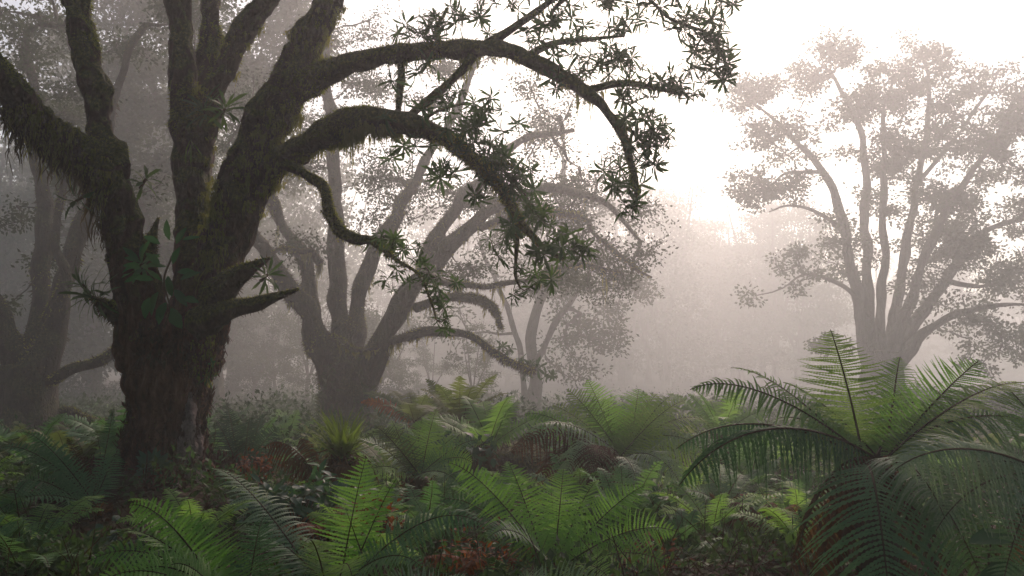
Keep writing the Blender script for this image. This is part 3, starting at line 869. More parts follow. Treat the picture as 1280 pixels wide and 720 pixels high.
def middle_tree():
    D = 21
    limbs = [
        [(438, 560, D, 38.4), (436, 520, D, 33.1), (434, 480, D, 30.5), (430, 452, D, 27.9)],
        [(422, 480, D, 19.9), (400, 430, D - .2, 14.6), (378, 385, D - .4, 12.6), (350, 345, D - .6, 10.6), (325, 300, D - .8, 8.0), (300, 250, D - 1, 5.3), (285, 190, D - 1, 3.3)],
        [(400, 440, D, 13.3), (392, 380, D + .3, 11.3), (378, 330, D + .3, 9.9), (352, 280, D + .5, 8.0), (338, 220, D + .5, 6.6), (330, 140, D + .5, 4.7)],
        [(432, 470, D, 19.9), (428, 400, D + .4, 13.3), (428, 330, D + .7, 11.9), (420, 250, D + .8, 10.6), (412, 160, D + 1, 8.0), (405, 60, D + 1, 6.6), (400, -30, D + 1, 4.7)],
        [(440, 440, D + .2, 13.3), (455, 360, D + .8, 9.9), (480, 290, D + 1, 8.6), (520, 220, D + 1.5, 6.6), (560, 150, D + 2, 4.7), (590, 80, D + 2, 3.3)],
        [(448, 480, D, 22.5), (478, 430, D - .2, 15.9), (510, 375, D - .4, 13.3), (548, 330, D - .5, 11.3), (590, 290, D - .5, 9.3), (640, 255, D - .3, 6.6), (700, 238, D, 4.7), (760, 260, D + .2, 3.3), (800, 300, D + .3, 2.0)],
        [(500, 390, D - .3, 9.9), (530, 340, D + .3, 9.3), (555, 285, D + .8, 8.0), (600, 230, D + 1, 6.6), (660, 180, D + 1.2, 4.7), (720, 160, D + 1.4, 2.6)],
        [(478, 430, D - .2, 6.6), (520, 420, D - .6, 6.0), (560, 416, D - 1, 5.3), (600, 428, D - 1.3, 5.0), (640, 452, D - 1.5, 4.0), (672, 466, D - 1.6, 2.6)],
        [(540, 350, D - .4, 6.0), (590, 355, D - 1, 4.0), (650, 350, D - 1.2, 3.3), (720, 335, D - 1.2, 2.3), (780, 345, D - 1, 1.4)],
        [(520, 385, D - .4, 6.0), (560, 375, D - .9, 5.3), (600, 378, D - 1.2, 5.0), (622, 392, D - 1.3, 4.0), (632, 412, D - 1.4, 2.0)],
        [(600, 285, D - .5, 5.3), (660, 270, D - .8, 4.0), (720, 280, D - .8, 3.3), (770, 310, D - .8, 2.3), (815, 350, D - .8, 1.4)],
        [(400, 330, D + .2, 5.3), (370, 320, D - .8, 3.3), (345, 330, D - 1, 2.0)],
        [(405, 420, D, 4.7), (450, 440, D - .8, 3.3), (480, 438, D - 1, 2.0)],
    ]
    crown = [(600, 170, 160, 110, D + 1.5, 2.2, 140), (740, 260, 85, 80, D + .5, 2.0, 56), (460, 130, 130, 110, D + 2, 2, 110), (560, 290, 110, 70, D + 1.5, 1.5, 40), (780, 340, 45, 40, D + .2, 1.3, 22),
             (350, 180, 80, 120, D + 1, 1.5, 70), (640, 340, 120, 40, D + 1.5, 1.2, 18), (400, 300, 50, 60, D - .6, .6, 16), (740, 380, 50, 40, D + 1.8, 1, 10), (680, 300, 70, 50, D + 1, 1.5, 20)]
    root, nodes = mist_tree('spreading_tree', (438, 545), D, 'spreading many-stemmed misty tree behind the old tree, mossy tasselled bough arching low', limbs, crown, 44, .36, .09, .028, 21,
                            wood='darklimb', fuzz=3500, r0=.012)
    # moss tassels under the low boughs
    lb = [c for c in root.children if c.name.startswith('limb')]
    for o in lb:
        x = np.mean([v.co.x for v in o.data.vertices])
        hang_on(o, 130, o, (.3, 1.0), seed=len(o.data.vertices) % 97, clump=.0, strands=4, w=.014)
    c = [at(px, py, D - 1.5) for px, py in ((636, 440), (650, 452), (662, 458), (672, 460), (680, 472), (625, 436), (655, 470), (690, 470))]
    g = Geo(); rosettes(g, np.array(c), [np.array([.2, -.2, .9])] * len(c), .22, .03, 16, 8); rosettes(g, np.array(c) + .06, [np.array([-.2, -.2, .5])] * len(c), .2, .028, 14, 9)
    g.build('foliage', M['rosette'], lb[6])
    g = Geo()
    p, nn, _ = sample_surface([c for c in root.children if c.name.startswith('trunk')][0].data, 3000, 4)
    p = p + np.array(root.location)
    k = (np.abs(nn[:, 0]) > .3); p, nn = p[k][:700], nn[k][:700]
    r = np.random.RandomState(2)
    leaves(g, p, nn + r.normal(0, .6, p.shape), r.normal(0, 1, p.shape), r.uniform(.08, .2, len(p)), r.uniform(.02, .04, len(p)), .5, .2, 'ovate')
    g.build('climbing_leaves', M['crown'], root)


def right_tree():
    D = 44
    limbs = [
        [(1104, 540, D, 31.1), (1102, 490, D, 26.0), (1102, 462, D, 24.4), (1102, 440, D, 22.7)],
        [(1088, 465, D, 10.8), (1076, 400, D, 7.0), (1066, 340, D - .2, 6.5), (1056, 290, D - .4, 6.0), (1040, 240, D - .6, 5.4), (1020, 200, D - .8, 3.8), (985, 165, D - 1, 2.7), (950, 135, D - 1, 1.6)],
        [(1094, 460, D, 9.7), (1086, 380, D + .3, 6.5), (1082, 300, D + .4, 6.0), (1078, 230, D + .5, 4.8), (1070, 160, D + .5, 3.8), (1050, 110, D + .5, 2.7), (1030, 80, D + .4, 1.6)],
        [(1100, 460, D, 9.7), (1100, 380, D - .4, 6.0), (1108, 300, D - .6, 4.8), (1100, 220, D - .8, 3.8), (1104, 150, D - .8, 2.7), (1120, 100, D - .8, 1.6)],
        [(1110, 460, D, 9.7), (1120, 380, D + .4, 7.0), (1132, 300, D + .6, 5.4), (1150, 220, D + .8, 4.3), (1165, 150, D + 1, 3.3), (1160, 90, D + 1, 2.1), (1150, 60, D + 1, 1.6)],
        [(1112, 450, D, 9.7), (1136, 380, D - .5, 6.5), (1160, 310, D - .8, 5.4), (1190, 250, D - 1, 4.3), (1230, 200, D - 1, 3.3), (1265, 150, D - 1, 2.1)],
        [(1118, 455, D, 10.8), (1146, 400, D, 7.5), (1180, 350, D + .2, 6.0), (1220, 300, D + .4, 4.3), (1270, 275, D + .6, 3.3), (1320, 260, D + .8, 2.1)],
        [(1120, 462, D, 8.6), (1160, 415, D - .8, 6.0), (1200, 390, D - 1, 4.3), (1250, 382, D - 1.2, 2.7), (1310, 385, D - 1.3, 1.6)],
        [(1085, 395, D, 3.8), (1060, 365, D - .4, 2.7), (1030, 348, D - .6, 2.1), (1000, 345, D - .7, 1.3), (975, 358, D - .8, 0.8)],
        [(1055, 290, D - .4, 3.3), (1020, 262, D - .6, 2.1), (990, 255, D - .8, 1.3), (960, 262, D - .9, 0.8)],
        [(1030, 215, D - .7, 2.7), (985, 215, D - .8, 1.8), (960, 235, D - .8, 1.1)],
        [(1180, 350, D + .2, 3.3), (1215, 355, D + .6, 2.4), (1270, 350, D + .8, 1.6)],
        [(1150, 225, D + .8, 2.7), (1200, 170, D + .9, 2.1), (1230, 120, D + 1, 1.6), (1245, 85, D + 1, 1.1)],
    ]
    crown = [(958, 130, 44, 45, D - 1, 1.2, 42), (1030, 78, 52, 30, D, 1.4, 46), (1140, 68, 42, 26, D + .8, 1, 26), (1200, 105, 52, 34, D + .6, 1.4, 44), (1258, 150, 60, 45, D - .5, 1.6, 62), (1190, 190, 60, 45, D, 1.4, 44),
             (1110, 190, 48, 70, D - .3, 1.2, 62), (1065, 175, 30, 50, D + .3, 1, 22), (1240, 240, 70, 35, D, 1.6, 44), (1150, 285, 70, 55, D, 1.4, 64), (1245, 305, 60, 28, D + .5, 1.4, 50), (1060, 310, 20, 40, D, .6, 12), (975, 245, 30, 20, D - .9, .5, 20), (945, 225, 22, 16, D - .8, .5, 14), (985, 175, 26, 16, D - .8, .5, 16), (1005, 215, 22, 12, D - .7, .4, 10),
             (992, 325, 26, 14, D - .7, .4, 13), (972, 355, 14, 14, D - .8, .4, 6), (1235, 345, 60, 22, D + .2, 1, 34), (1245, 400, 55, 22, D - 1, 1, 34), (1265, 435, 50, 14, D - 1, 1, 18), (1040, 340, 20, 10, D - .4, .4, 6), (1125, 350, 30, 30, D, 1, 12),
             (1040, 430, 25, 20, D, .8, 8), (1090, 110, 30, 25, D, .8, 14), (1290, 200, 40, 120, D, 1.4, 50)]
    mist_tree('tall_tree', (1104, 510), D, 'tall many-stemmed tree alone in pale mist on the right, behind the large tree fern', limbs, crown, 54, .50, .20, .066, 33, r0=.030, step=.9)


def left_trees():
    D = 17
    limbs = [
        [(38, 585, D, 50), (36, 530, D, 36), (36, 490, D, 32), (34, 455, D, 30)],
        [(28, 470, D, 20), (12, 420, D - .2, 14), (-15, 360, D - .3, 12), (-50, 300, D - .4, 10)],
        [(38, 470, D, 20), (46, 400, D + .3, 13), (52, 330, D + .4, 11), (48, 250, D + .5, 9), (40, 150, D + .6, 7), (30, 40, D + .7, 5)],
        [(46, 470, D, 22), (66, 410, D, 15), (84, 350, D, 12), (100, 290, D, 10), (125, 200, D, 8), (150, 110, D, 6), (185, 40, D, 4)],
        [(60, 400, D, 9), (80, 350, D - .5, 7), (72, 290, D - .6, 5), (80, 220, D - .6, 4)],
        [(48, 485, D, 9), (80, 462, D - .3, 7), (115, 445, D - .5, 6), (145, 425, D - .5, 3)],
        [(50, 535, D, 6), (80, 522, D + .3, 5), (120, 528, D + .4, 4), (165, 520, D + .5, 3)],
    ]
    crown = [(30, 40, 90, 60, D + 1, 1.5, 60), (60, 200, 110, 120, D + 1.5, 1.5, 60), (200, 60, 70, 70, D + 1.5, 1, 40), (10, 330, 80, 60, D + .5, 1, 25), (40, -60, 160, 60, D, 2, 80)]
    root, _ = mist_tree('leaning_tree', (38, 575), D, 'dim grey-green tree with splayed stems at the far left edge, beyond the old tree', limbs, crown, 45, .30, .10, .03, 51, wood='darklimb', fuzz=1500, r0=.009)
    for o in [c for c in root.children if c.name.startswith('limb')]:
        hang_on(o, 60, o, (.05, .3), seed=5, clump=.1, strands=3, w=.010)
    D = 32
    limbs = [
        [(262, 560, D, 24), (262, 500, D, 19), (258, 430, D, 17), (250, 340, D, 15), (255, 240, D, 12), (250, 130, D, 9), (255, 20, D, 6)],
        [(255, 400, D, 9), (215, 320, D, 8), (180, 250, D, 6), (150, 160, D, 4)],
        [(254, 300, D, 9), (300, 230, D + .5, 7), (340, 160, D + .6, 5)],
        [(252, 330, D, 7), (205, 300, D - .4, 5), (120, 290, D - .6, 3), (60, 300, D - .6, 2)],
        [(254, 220, D, 7), (210, 150, D, 5), (190, 60, D, 4)]]
    crown = [(190, 130, 90, 110, D, 2, 190), (170, 270, 70, 70, D + .5, 1.5, 90), (310, 130, 60, 110, D + .5, 2, 60), (240, 30, 160, 70, D, 2, 160), (80, 200, 80, 100, D + 1, 1.5, 60), (200, 360, 80, 40, D + 1, 1, 22), (330, 300, 50, 60, D + 1, 1, 20)]
    mist_tree('slender_tree', (262, 560), D, 'straight grey tree with dense dark crown seen between the old tree trunk forks', limbs, crown, 60, .52, .19, .06, 61, r0=.02, step=.7)
    D = 40
    limbs = [
        [(668, 560, D, 10.8), (668, 510, D, 8.4), (670, 470, D, 7.2), (664, 420, D, 6.6), (680, 360, D, 5.4), (700, 290, D, 4.2), (705, 200, D, 3.0)],
        [(668, 480, D, 4.8), (655, 500, D - .5, 4.2), (648, 430, D - .5, 3.6), (630, 370, D - .4, 3.0), (600, 300, D, 2.4)],
        [(672, 450, D, 4.2), (700, 400, D, 3.6), (735, 350, D, 2.4), (770, 300, D, 1.8)]]
    crown = [(690, 330, 100, 70, D + 1, 2, 62), (730, 400, 60, 50, D + .5, 1.5, 43), (660, 230, 90, 70, D + 1, 2, 49), (600, 380, 70, 50, D + 1, 1.5, 24), (760, 320, 60, 60, D + 1, 1.5, 31), (715, 450, 50, 26, D + 1, 1, 16)]
    mist_tree('round_crowned_tree', (668, 530), D, 'pale round-crowned tree dissolving in mist between the spreading tree and the open gap', limbs, crown, 34, .50, .19, .06, 71, r0=.022, step=.8)


middle_tree()
right_tree()
left_trees()


def proto_tree(seed, H, rt, spreadr, npts, leafL, per):
    """a free-standing forest tree at the origin; returns (trunk mesh, crown mesh)"""
    r = np.random.RandomState(seed)
    g = Geo(); nodes = []
    fork = H * r.uniform(.16, .30)
    sp = smooth_path([(0, 0, -.8, rt * 1.6), (0, 0, .6, rt * 1.1), (r.normal(0, .1), r.normal(0, .1), fork * .6, rt), (r.normal(0, .2), r.normal(0, .2), fork, rt * .9)], .3)
    tube(g, sp, 14, .08, .8, .06)
    top = sp[-1, :3]
    k = r.randint(4, 7)
    for i in range(k):
        a = i * 6.28 / k + r.uniform(-.4, .4); q = r.uniform(.25, 1) * spreadr
        e = top + np.array([math.cos(a) * q, math.sin(a) * q, (H - fork) * r.uniform(.6, .95)])
        m = (top + e) / 2 + np.array([math.cos(a), math.sin(a), 0]) * q * .15 + r.normal(0, .3, 3)
        lp = smooth_path([(*(top - [0, 0, .5]), rt * .6), (*m, rt * .4), (*e, rt * .12)], .4)
        tube(g, lp, 8, .08, 1); nodes.append(lp[2:])
    tm = g.mesh('trunk'); tm.materials.append(M['farbark'])
    nodes = np.vstack(nodes)
    pts = []
    for i in range(14):
        a = r.uniform(0, 6.28); q = spreadr * r.uniform(.2, 1) ** .7; z = fork * .4 + (H - fork * .4) * r.uniform(.02, 1) * (1 - .35 * (q / spreadr) ** 2)
        c = np.array([math.cos(a) * q, math.sin(a) * q, z]); m = npts // 14
        o = nrm(r.normal(size=(m, 3))) * r.rand(m, 1) ** .4 * np.array([1, 1, .55]) * spreadr * .42
        pts.append(c + o)
    pts = np.vstack(pts)
    tw = grow(nodes, pts, seed, .016, .1, .9, .5, .3)
    g = Geo(); twig_geo(g, tw, 3); g.slot()
    crown_leaves(g, [q[-1, :3] for q in tw], per, .6, leafL, leafL * .33, seed, .55)
    cm = g.mesh('crown'); cm.materials.append(M['farbark']); cm.materials.append(M['crown'])
    return tm, cm


def plant_copy(name, meshes, loc, rz, s, label, cat, group):
    root = thing(name, loc, label, cat, group)
    root.rotation_euler = (0, 0, rz); root.scale = (s, s, s)
    for nm, me in meshes:
        o = bpy.data.objects.new(nm, me); col.objects.link(o); o.parent = root
    return root


def far_forest():
    P = [proto_tree(100 + i, H, rt, sp, 150, .22, 60) for i, (H, rt, sp) in enumerate([(13, .20, 4.2), (15, .24, 4.8), (11, .16, 3.8), (16, .20, 4.0)])]
    r = np.random.RandomState(17)
    spots = []
    # (px range, depth, number, scale)
    for (a, b, D0, D1, n, s0, s1) in ((-150, 330, 48, 64, 10, 1.4, 1.9), (-200, 400, 70, 88, 11, 1.7, 2.2), (400, 620, 92, 110, 6, 1.2, 1.5), (540, 1020, 96, 116, 24, 1.35, 1.75), (560, 1010, 125, 145, 16, 1.7, 2.0), (980, 1500, 132, 160, 18, 1.0, 1.35),
                                       (-300, 1650, 172, 190, 34, 1.0, 1.25), (560, 1500, 110, 135, 30, .4, .75), (-200, 600, 40, 56, 18, .3, .55)):
        for i in range(n):
            px = a + (b - a) * (i + r.uniform(.15, .85)) / n; D = r.uniform(D0, D1)
            spots.append((px, D, r.uniform(s0, s1)))
    for i, (px, D, s) in enumerate(spots):
        x = (px - 640) / FPX * D
        t, c = P[r.randint(4)]
        plant_copy('forest_tree', (('trunk', t), ('crown', c)), (x, D, float(gh(x, D))), r.uniform(0, 6.28), s,
                   'faint tree of the far forest wall, dissolving in pale mist', 'tree', 'trees of the far forest fading in the mist')


far_forest()


def shading_trees():  # out-of-view trees added to darken the haze near the camera
    """added shade: unseen trees beside and behind the camera"""
    P = [proto_tree(140 + i, H, rt, sp, 170, .24, 70) for i, (H, rt, sp) in enumerate([(12, .30, 4.6), (14, .36, 5.2)])]
    r = np.random.RandomState(3)
    for i, (x, y, s) in enumerate([(-9, 3, 1), (-10, -5, 1.1), (9, -9, 1), (11, 1.5, .9), (-13, 9, 1.1), (14, 8.5, .9), (0, -15, 1.2), (-16, -2, 1.1)]):
        t, c = P[i % 2]
        plant_copy('forest_tree', (('trunk', t), ('crown', c)), (x, y, float(gh(x, y))), r.uniform(0, 6.28), s,
                   'unseen tree added beside and behind the viewpoint to shade the near haze', 'tree', 'unseen trees added around the viewpoint for shade')


shading_trees()


# ================================================================== FERNS
def frond_pts(C, P, arch, n=40, lean=None):
    """a frond's midrib from crown C to tip P; arch lifts the middle"""
    C, P = np.asarray(C, float), np.asarray(P, float)
    L = np.linalg.norm(P - C)
    if lean is None:
        c1 = C + (P - C) * .30 + np.array([0, 0, arch * L * .75]); c2 = C + (P - C) * .72 + np.array([0, 0, arch * L * .95])
    t = np.linspace(0, 1, n)[:, None]
    B = (1 - t) ** 3 * C + 3 * (1 - t) ** 2 * t * c1 + 3 * (1 - t) * t * t * c2 + t ** 3 * P
    return B


def frond(g, C, P, arch=.2, width=.13, npin=34, roll=0., droop=.15, vee=.2, seed=0, fine=True, ang=.22, head=None, stipe=.08, gap=.10, rib=.0055, curl=.05, ragged=.09):
    """one fern frond: midrib, then paired pinnae cut into pinnules"""
    r = np.random.RandomState(seed)
    K = 48
    B = frond_pts(C, P, arch, K)
    if curl:                                             # the tip bends over
        u = np.linspace(0, 1, K) ** 4
        B[:, 2] -= u * curl * np.linalg.norm(P - C)
    seg = np.r_[0, np.cumsum(np.linalg.norm(np.diff(B, axis=0), axis=1))]; Ltot = seg[-1]
    # slight sideways wander
    hd = (B[-1] - B[0]); hd[2] = 0
    if np.linalg.norm(hd) < .15 * Ltot and head is None: hd = np.array([0.1, 1.0, 0])
    if head is not None: hd = np.array([math.sin(head), math.cos(head), 0.])
    hd = nrm(hd)
    S0 = np.cross(hd, [0, 0, 1.])
    B = B + S0 * (np.sin(np.linspace(0, 3.5, K) + r.uniform(0, 6)) * .012 * Ltot)[:, None] * np.linspace(0, 1, K)[:, None]
    tube(g, np.hstack([B, np.linspace(rib, rib * .25, K)[:, None]]), 5, cap=False)
    g.slot()
    T = nrm(np.gradient(B, axis=0))
    t = stipe + (1 - stipe - .01) * (np.arange(npin) + .5) / npin
    s_ = t * Ltot
    p = np.stack([np.interp(s_, seg, B[:, k]) for k in range(3)], 1)
    Ti = nrm(np.stack([np.interp(s_, seg, T[:, k]) for k in range(3)], 1))
    S = nrm(S0 - Ti * (Ti @ S0)[:, None]); N = np.cross(S, Ti)
    roll = roll + r.normal(0, .10) + r.normal(0, .30) * t[:, None]
    if True:
        S, N = S * np.cos(roll) + N * np.sin(roll), N * np.cos(roll) - S * np.sin(roll)
    u = (t - stipe) / (1 - stipe)
    prof = np.where(u < .2, .5 + .5 * (u / .2) ** .7, 1 - ((u - .2) / .8) ** 2.8)
    prof = np.maximum(prof, .05)
    spacing = (1 - stipe) * Ltot / npin
    for side in (-1, 1):
        pl = width * 1.32 * prof * (1 + r.normal(0, ragged, npin)) * np.where(r.rand(npin) < ragged * .35, .55, 1)
        a = ang * (.6 + .9 * u) + r.normal(0, .075, npin)
        d0 = nrm(S * side * np.cos(a)[:, None] + Ti * np.sin(a)[:, None] + N * (vee + r.normal(0, .06, npin))[:, None])
        dr = droop * (1 + r.normal(0, .25, npin))
        J = 15 if fine == 2 else (11 if fine else 5)
        sj = (np.arange(J) + .5) / J
        def cl(sv):                                     # pinna midline, bending under gravity and towards the tip
            sv = np.asarray(sv)[None, :, None]
            return p[:, None] + d0[:, None] * sv * pl[:, None, None] + np.array([0, 0, -1.]) * (dr * pl)[:, None, None] * sv ** 2 + Ti[:, None] * (pl * .10)[:, None, None] * sv ** 2
        q = cl(sj); q2 = cl(sj + .04)
        dd = nrm(q2 - q)
        Nn = np.broadcast_to(N[:, None], q.shape); bb = nrm(np.cross(Nn, dd)); nn = np.cross(dd, bb)
        hw = spacing * (.50 - gap) * np.clip(1.12 - sj ** 2.2, .12, 1)[None, :, None] * np.ones((npin, 1, 1))
        if fine:
            st = np.linspace(0, 1, J + 1); c = cl(st)
            d2 = nrm(np.gradient(c, axis=1)); Nn = np.broadcast_to(N[:, None], c.shape); b2 = nrm(np.cross(Nn, d2))
            ll = (pl / J)[:, None, None]
            nt = spacing * (.5 - gap) * .42 * np.clip(1.1 - st ** 2.0, .02, 1)[None, :, None]
            for s2 in (-1, 1):
                h = hw * r.uniform(.88, 1.1, (npin, J, 1))
                ax = nrm(bb * s2 + dd * .30 + nn * .06)
                tp = q + ax * h - nn * h * .32
                t0 = q + ax * h * .86 - dd * ll * .30; t1 = tp + dd * ll * .10
                n0 = c[:, :-1] + b2[:, :-1] * s2 * nt[:, :-1]; n1 = c[:, 1:] + b2[:, 1:] * s2 * nt[:, 1:]
                V = np.stack([c[:, :-1], n0, t0, t1, n1, c[:, 1:]], 2).reshape(-1, 3)
                n = npin * J
                F = np.arange(n * 6).reshape(n, 6)
                g.add(V, F if s2 == 1 else F[:, ::-1])
        else:
            st = np.linspace(0, 1, J + 1); c = cl(st)
            dd = nrm(np.gradient(c, axis=1)); Nn = np.broadcast_to(N[:, None], c.shape); bb = nrm(np.cross(Nn, dd))
            h = (spacing * (.5 - gap) * np.clip(1.1 - st ** 2.0, .0, 1) * (1 + .25 * (np.arange(J + 1) % 2)))[None, :, None]
            V = np.stack([c - bb * h, c + bb * h], 2)      # npin, J+1, 2, 3
            idx = np.arange(npin * (J + 1) * 2).reshape(npin, J + 1, 2)
            F = np.stack([idx[:, :-1, 0], idx[:, :-1, 1], idx[:, 1:, 1], idx[:, 1:, 0]], -1).reshape(-1, 4)
            g.add(V.reshape(-1, 3), F)


def fern(name, C, label, fronds, mat, width=.13, npin=34, seed=0, stump=None, cat='fern', fine=True, group=None, skirt=0, rib=.0055):
    """fern with its crown at C; fronds are dicts or (tip px, tip py, depth offset, arch, options)"""
    C = np.asarray(C, float)
    root = thing(name, C, label, cat, group)
    r = np.random.RandomState(seed)
    gz = float(gh(C[0], C[1]))
    g = Geo()
    rad = .05 if stump is None else stump
    tube(g, smooth_path([(C[0] + .02, C[1], gz - .1, rad * 1.5), (C[0], C[1], (gz + C[2]) / 2, rad * 1.1), (C[0], C[1], C[2] + .02, rad * .8)], .04), 12, .3, 14)
    n = 220
    a = r.uniform(0, 6.28, n); z = r.uniform(gz, C[2] + .03, n)
    base = np.stack([C[0] + np.cos(a) * rad, C[1] + np.sin(a) * rad, z], -1)
    g.slot()
    leaves(g, base, np.stack([np.cos(a), np.sin(a), r.uniform(-.5, 1.4, n)], -1), r.normal(0, 1, (n, 3)), r.uniform(.04, .10, n), r.uniform(.004, .009, n), .5)
    g.build('rootstock', [M['stem'], M['deadfern']], root)
    for i, f in enumerate(fronds):
        px, py, dd, arch = f[:4]; o = dict(f[4]) if len(f) > 4 else {}
        m = o.pop('mat', mat); w = o.pop('w', width); npn = o.pop('n', npin); nm = o.pop('name', 'frond'); fn = o.pop('fine', fine)
        P = at(px, py, C[1] + dd)
        a = r.uniform(0, 6.28)
        c0 = C + np.array([math.cos(a), math.sin(a), 0]) * rad * .5
        hx = (P - c0)[:2] / max(np.linalg.norm((P - c0)), 1e-6)
        o.setdefault('roll', -.65 * float(hx[0]))         # blades roll to face the viewpoint
        g = Geo()
        frond(g, c0, P, arch, w * r.uniform(.92, 1.08), npn, seed=seed * 31 + i, fine=fn, rib=o.pop('rib', rib), **o)
        g.build(nm, [M['stem'], M[m]], root, smooth=False)
    for i in range(skirt):
        a = r.uniform(0, 6.28); L = r.uniform(.35, .6) * (C[2] - gz + .35)
        P = C + np.array([math.cos(a) * L * .7, math.sin(a) * L * .7, -L * .9])
        g = Geo(); frond(g, C, P, .30, width * .55, 24, seed=seed * 77 + i, fine=False, droop=.9, vee=-.3, gap=.2)
        g.build('dead_frond', [M['stem'], M['deadfern']], root, smooth=False)
    return root


def hero_ferns():
    # large tree fern, right
    C = at(1092, 580, 4.3)
    fern('tree_fern', C, 'largest dark tree fern at right, tall finely cut fronds rising before the misty tree', [
        (1040, 412, .35, .10, dict(w=.20, n=60, fine=2, mat='midfern', curl=0, roll=.1, vee=0, droop=.05, ang=.10, stipe=.04, head=-.1, gap=.05)),
        (913, 450, .25, .13, dict(w=.15, n=48, fine=2, mat='fern', droop=.3)), (980, 470, .45, .08, dict(w=.14, n=44, fine=2, mat='fern', droop=.2)),
        (862, 475, .05, .18, dict(w=.14, n=48, fine=2, mat='fern', droop=.5)),
        (845, 548, -.15, .20, dict(w=.145, n=50, mat='darkfern', droop=.9, vee=-.2, gap=.12, curl=.05)),
        (850, 592, -.4, .26, dict(w=.125, n=46, mat='darkfern', droop=1.0, vee=-.2, gap=.12, curl=.05)),
        (1224, 450, .30, .06, dict(w=.16, n=50, curl=0, fine=2, mat='brightfern', droop=.1, vee=.2, ang=.3)),
        (1292, 468, .1, .12, dict(w=.18, n=48, fine=2, mat='midfern', droop=.3)),
        (1310, 530, -.1, .22, dict(w=.20, n=42, mat='darkfern', droop=.6)),
        (985, 715, -.25, .45, dict(w=.09, n=34, mat='deadfern', droop=1.2, vee=-.3, gap=.2)),
        (1128, 446, .7, .05, dict(w=.13, n=46, fine=2, mat='fern', curl=0)), (1000, 500, .75, .1, dict(w=.13, n=44, fine=2, mat='fern')), (1200, 520, .6, .14, dict(w=.13, n=44, fine=2, mat='fern')),
        (1120, 780, -.75, .30, dict(w=.26, n=40, fine=2, mat='darkfern', droop=.4, vee=-.1)),
        (1240, 745, -.6, .40, dict(w=.22, n=40, fine=2, mat='darkfern', droop=.6)),
        (960, 520, .55, .16, dict(w=.16, n=40, fine=2, mat='darkfern', droop=.4)),
        (1160, 500, .75, .15, dict(w=.17, n=40, fine=2, mat='fern')),
        (1180, 640, -.5, .30, dict(w=.15, n=38, mat='silver', droop=.5)),
    ], 'darkfern', seed=1, stump=.085, cat='tree fern', skirt=9, rib=.008)
    # its neighbour beyond the right edge
    C = at(1330, 600, 3.9)
    fern('tree_fern', C, 'tree fern at the right edge, silver-green fronds reaching left past the largest one', [
        (1118, 592, -.25, .20, dict(w=.16, n=46, fine=2, mat='silver', droop=.55, vee=-.1, curl=-.02)),
        (1170, 655, -.1, .26, dict(w=.16, n=40, mat='silver', droop=.5)),
        (1205, 580, .2, .20, dict(w=.13, n=40, mat='silver', droop=.3, gap=.1)),
        (1250, 470, .6, .08, dict(w=.18, n=40, fine=2, mat='fern')),
        (1420, 480, .3, .10, dict(w=.18, n=40)),
        (1500, 620, 0, .25, dict(w=.18, n=40)),
        (1250, 720, -.3, .30, dict(w=.17, n=40, mat='darkfern')),
    ], 'darkfern', seed=2, stump=.08, cat='tree fern', skirt=6, rib=.008)
    # mid fern
    C = at(772, 578, 7.0)
    fern('tree_fern', C, 'upright yellow-green fern with dark shaggy stump, centre right in mid distance', [
        (708, 480, .2, .05, dict(w=0.200)), (733, 468, .35, .02, dict(w=0.163, mat='brightfern')), (800, 480, .45, .02, dict(w=0.188, mat='brightfern')), (838, 490, .2, .06, dict(w=0.200)), (858, 494, -.05, .10, dict(w=0.188)),
        (820, 486, .6, .05, dict(w=0.188)), (655, 512, .1, .16, dict(w=0.163, mat='brightfern', droop=.5)), (662, 530, -.2, .22, dict(w=0.163, mat='silver', droop=.6)), (640, 560, -.2, .30, dict(w=0.175, mat='deadfern', droop=.8, gap=.1)),
        (885, 522, .1, .22, dict(w=0.188, droop=.4)), (880, 560, -.2, .30, dict(w=0.175, mat='silver', droop=.6)), (850, 600, -.5, .35, dict(w=0.175, mat='silver', droop=.8)), (760, 492, .7, .02, dict(w=0.188)), (690, 500, .5, .05, dict(w=0.175)),
        (705, 590, -.5, .40, dict(w=0.163, mat='silver', droop=.9)), (735, 600, -.7, .35, dict(w=0.163, mat='deadfern', droop=.9)), (800, 612, -.7, .3, dict(w=0.163, mat='silver', droop=.9)), (672, 600, -.3, .36, dict(w=0.175, mat='deadfern', droop=.9)),
        (900, 590, 0, .30, dict(w=0.175, droop=.7))], 'midfern', seed=3, stump=.16, npin=34, cat='tree fern', skirt=14)
    # bottom centre
    C = at(690, 722, 4.7)
    fern('sword_fern', C, 'bright fern at bottom centre spreading a full fan of fresh fronds', [
        (560, 568, .15, .12, dict(w=0.126, droop=.3)), (633, 568, .35, .10, dict(w=0.126)), (706, 578, .4, .10, dict(w=0.120)), (748, 592, .35, .10, dict(w=0.120)), (806, 598, .1, .06, dict(w=0.144, mat='brightfern')),
        (846, 656, -.1, .16, dict(w=0.132)), (758, 712, -.6, .10, dict(w=0.120)), (548, 618, .1, .20, dict(w=0.120, mat='darkfern')), (610, 668, -.3, .30, dict(w=0.108, mat='silver')), (690, 600, .5, .08, dict(w=0.132, mat='brightfern')),
        (840, 700, -.3, .18, dict(w=0.120)), (600, 740, -.5, .18, dict(w=0.108))], 'brightfern', seed=4, npin=36)
    # bright upright + dark arching, centre left
    C = at(418, 752, 4.0)
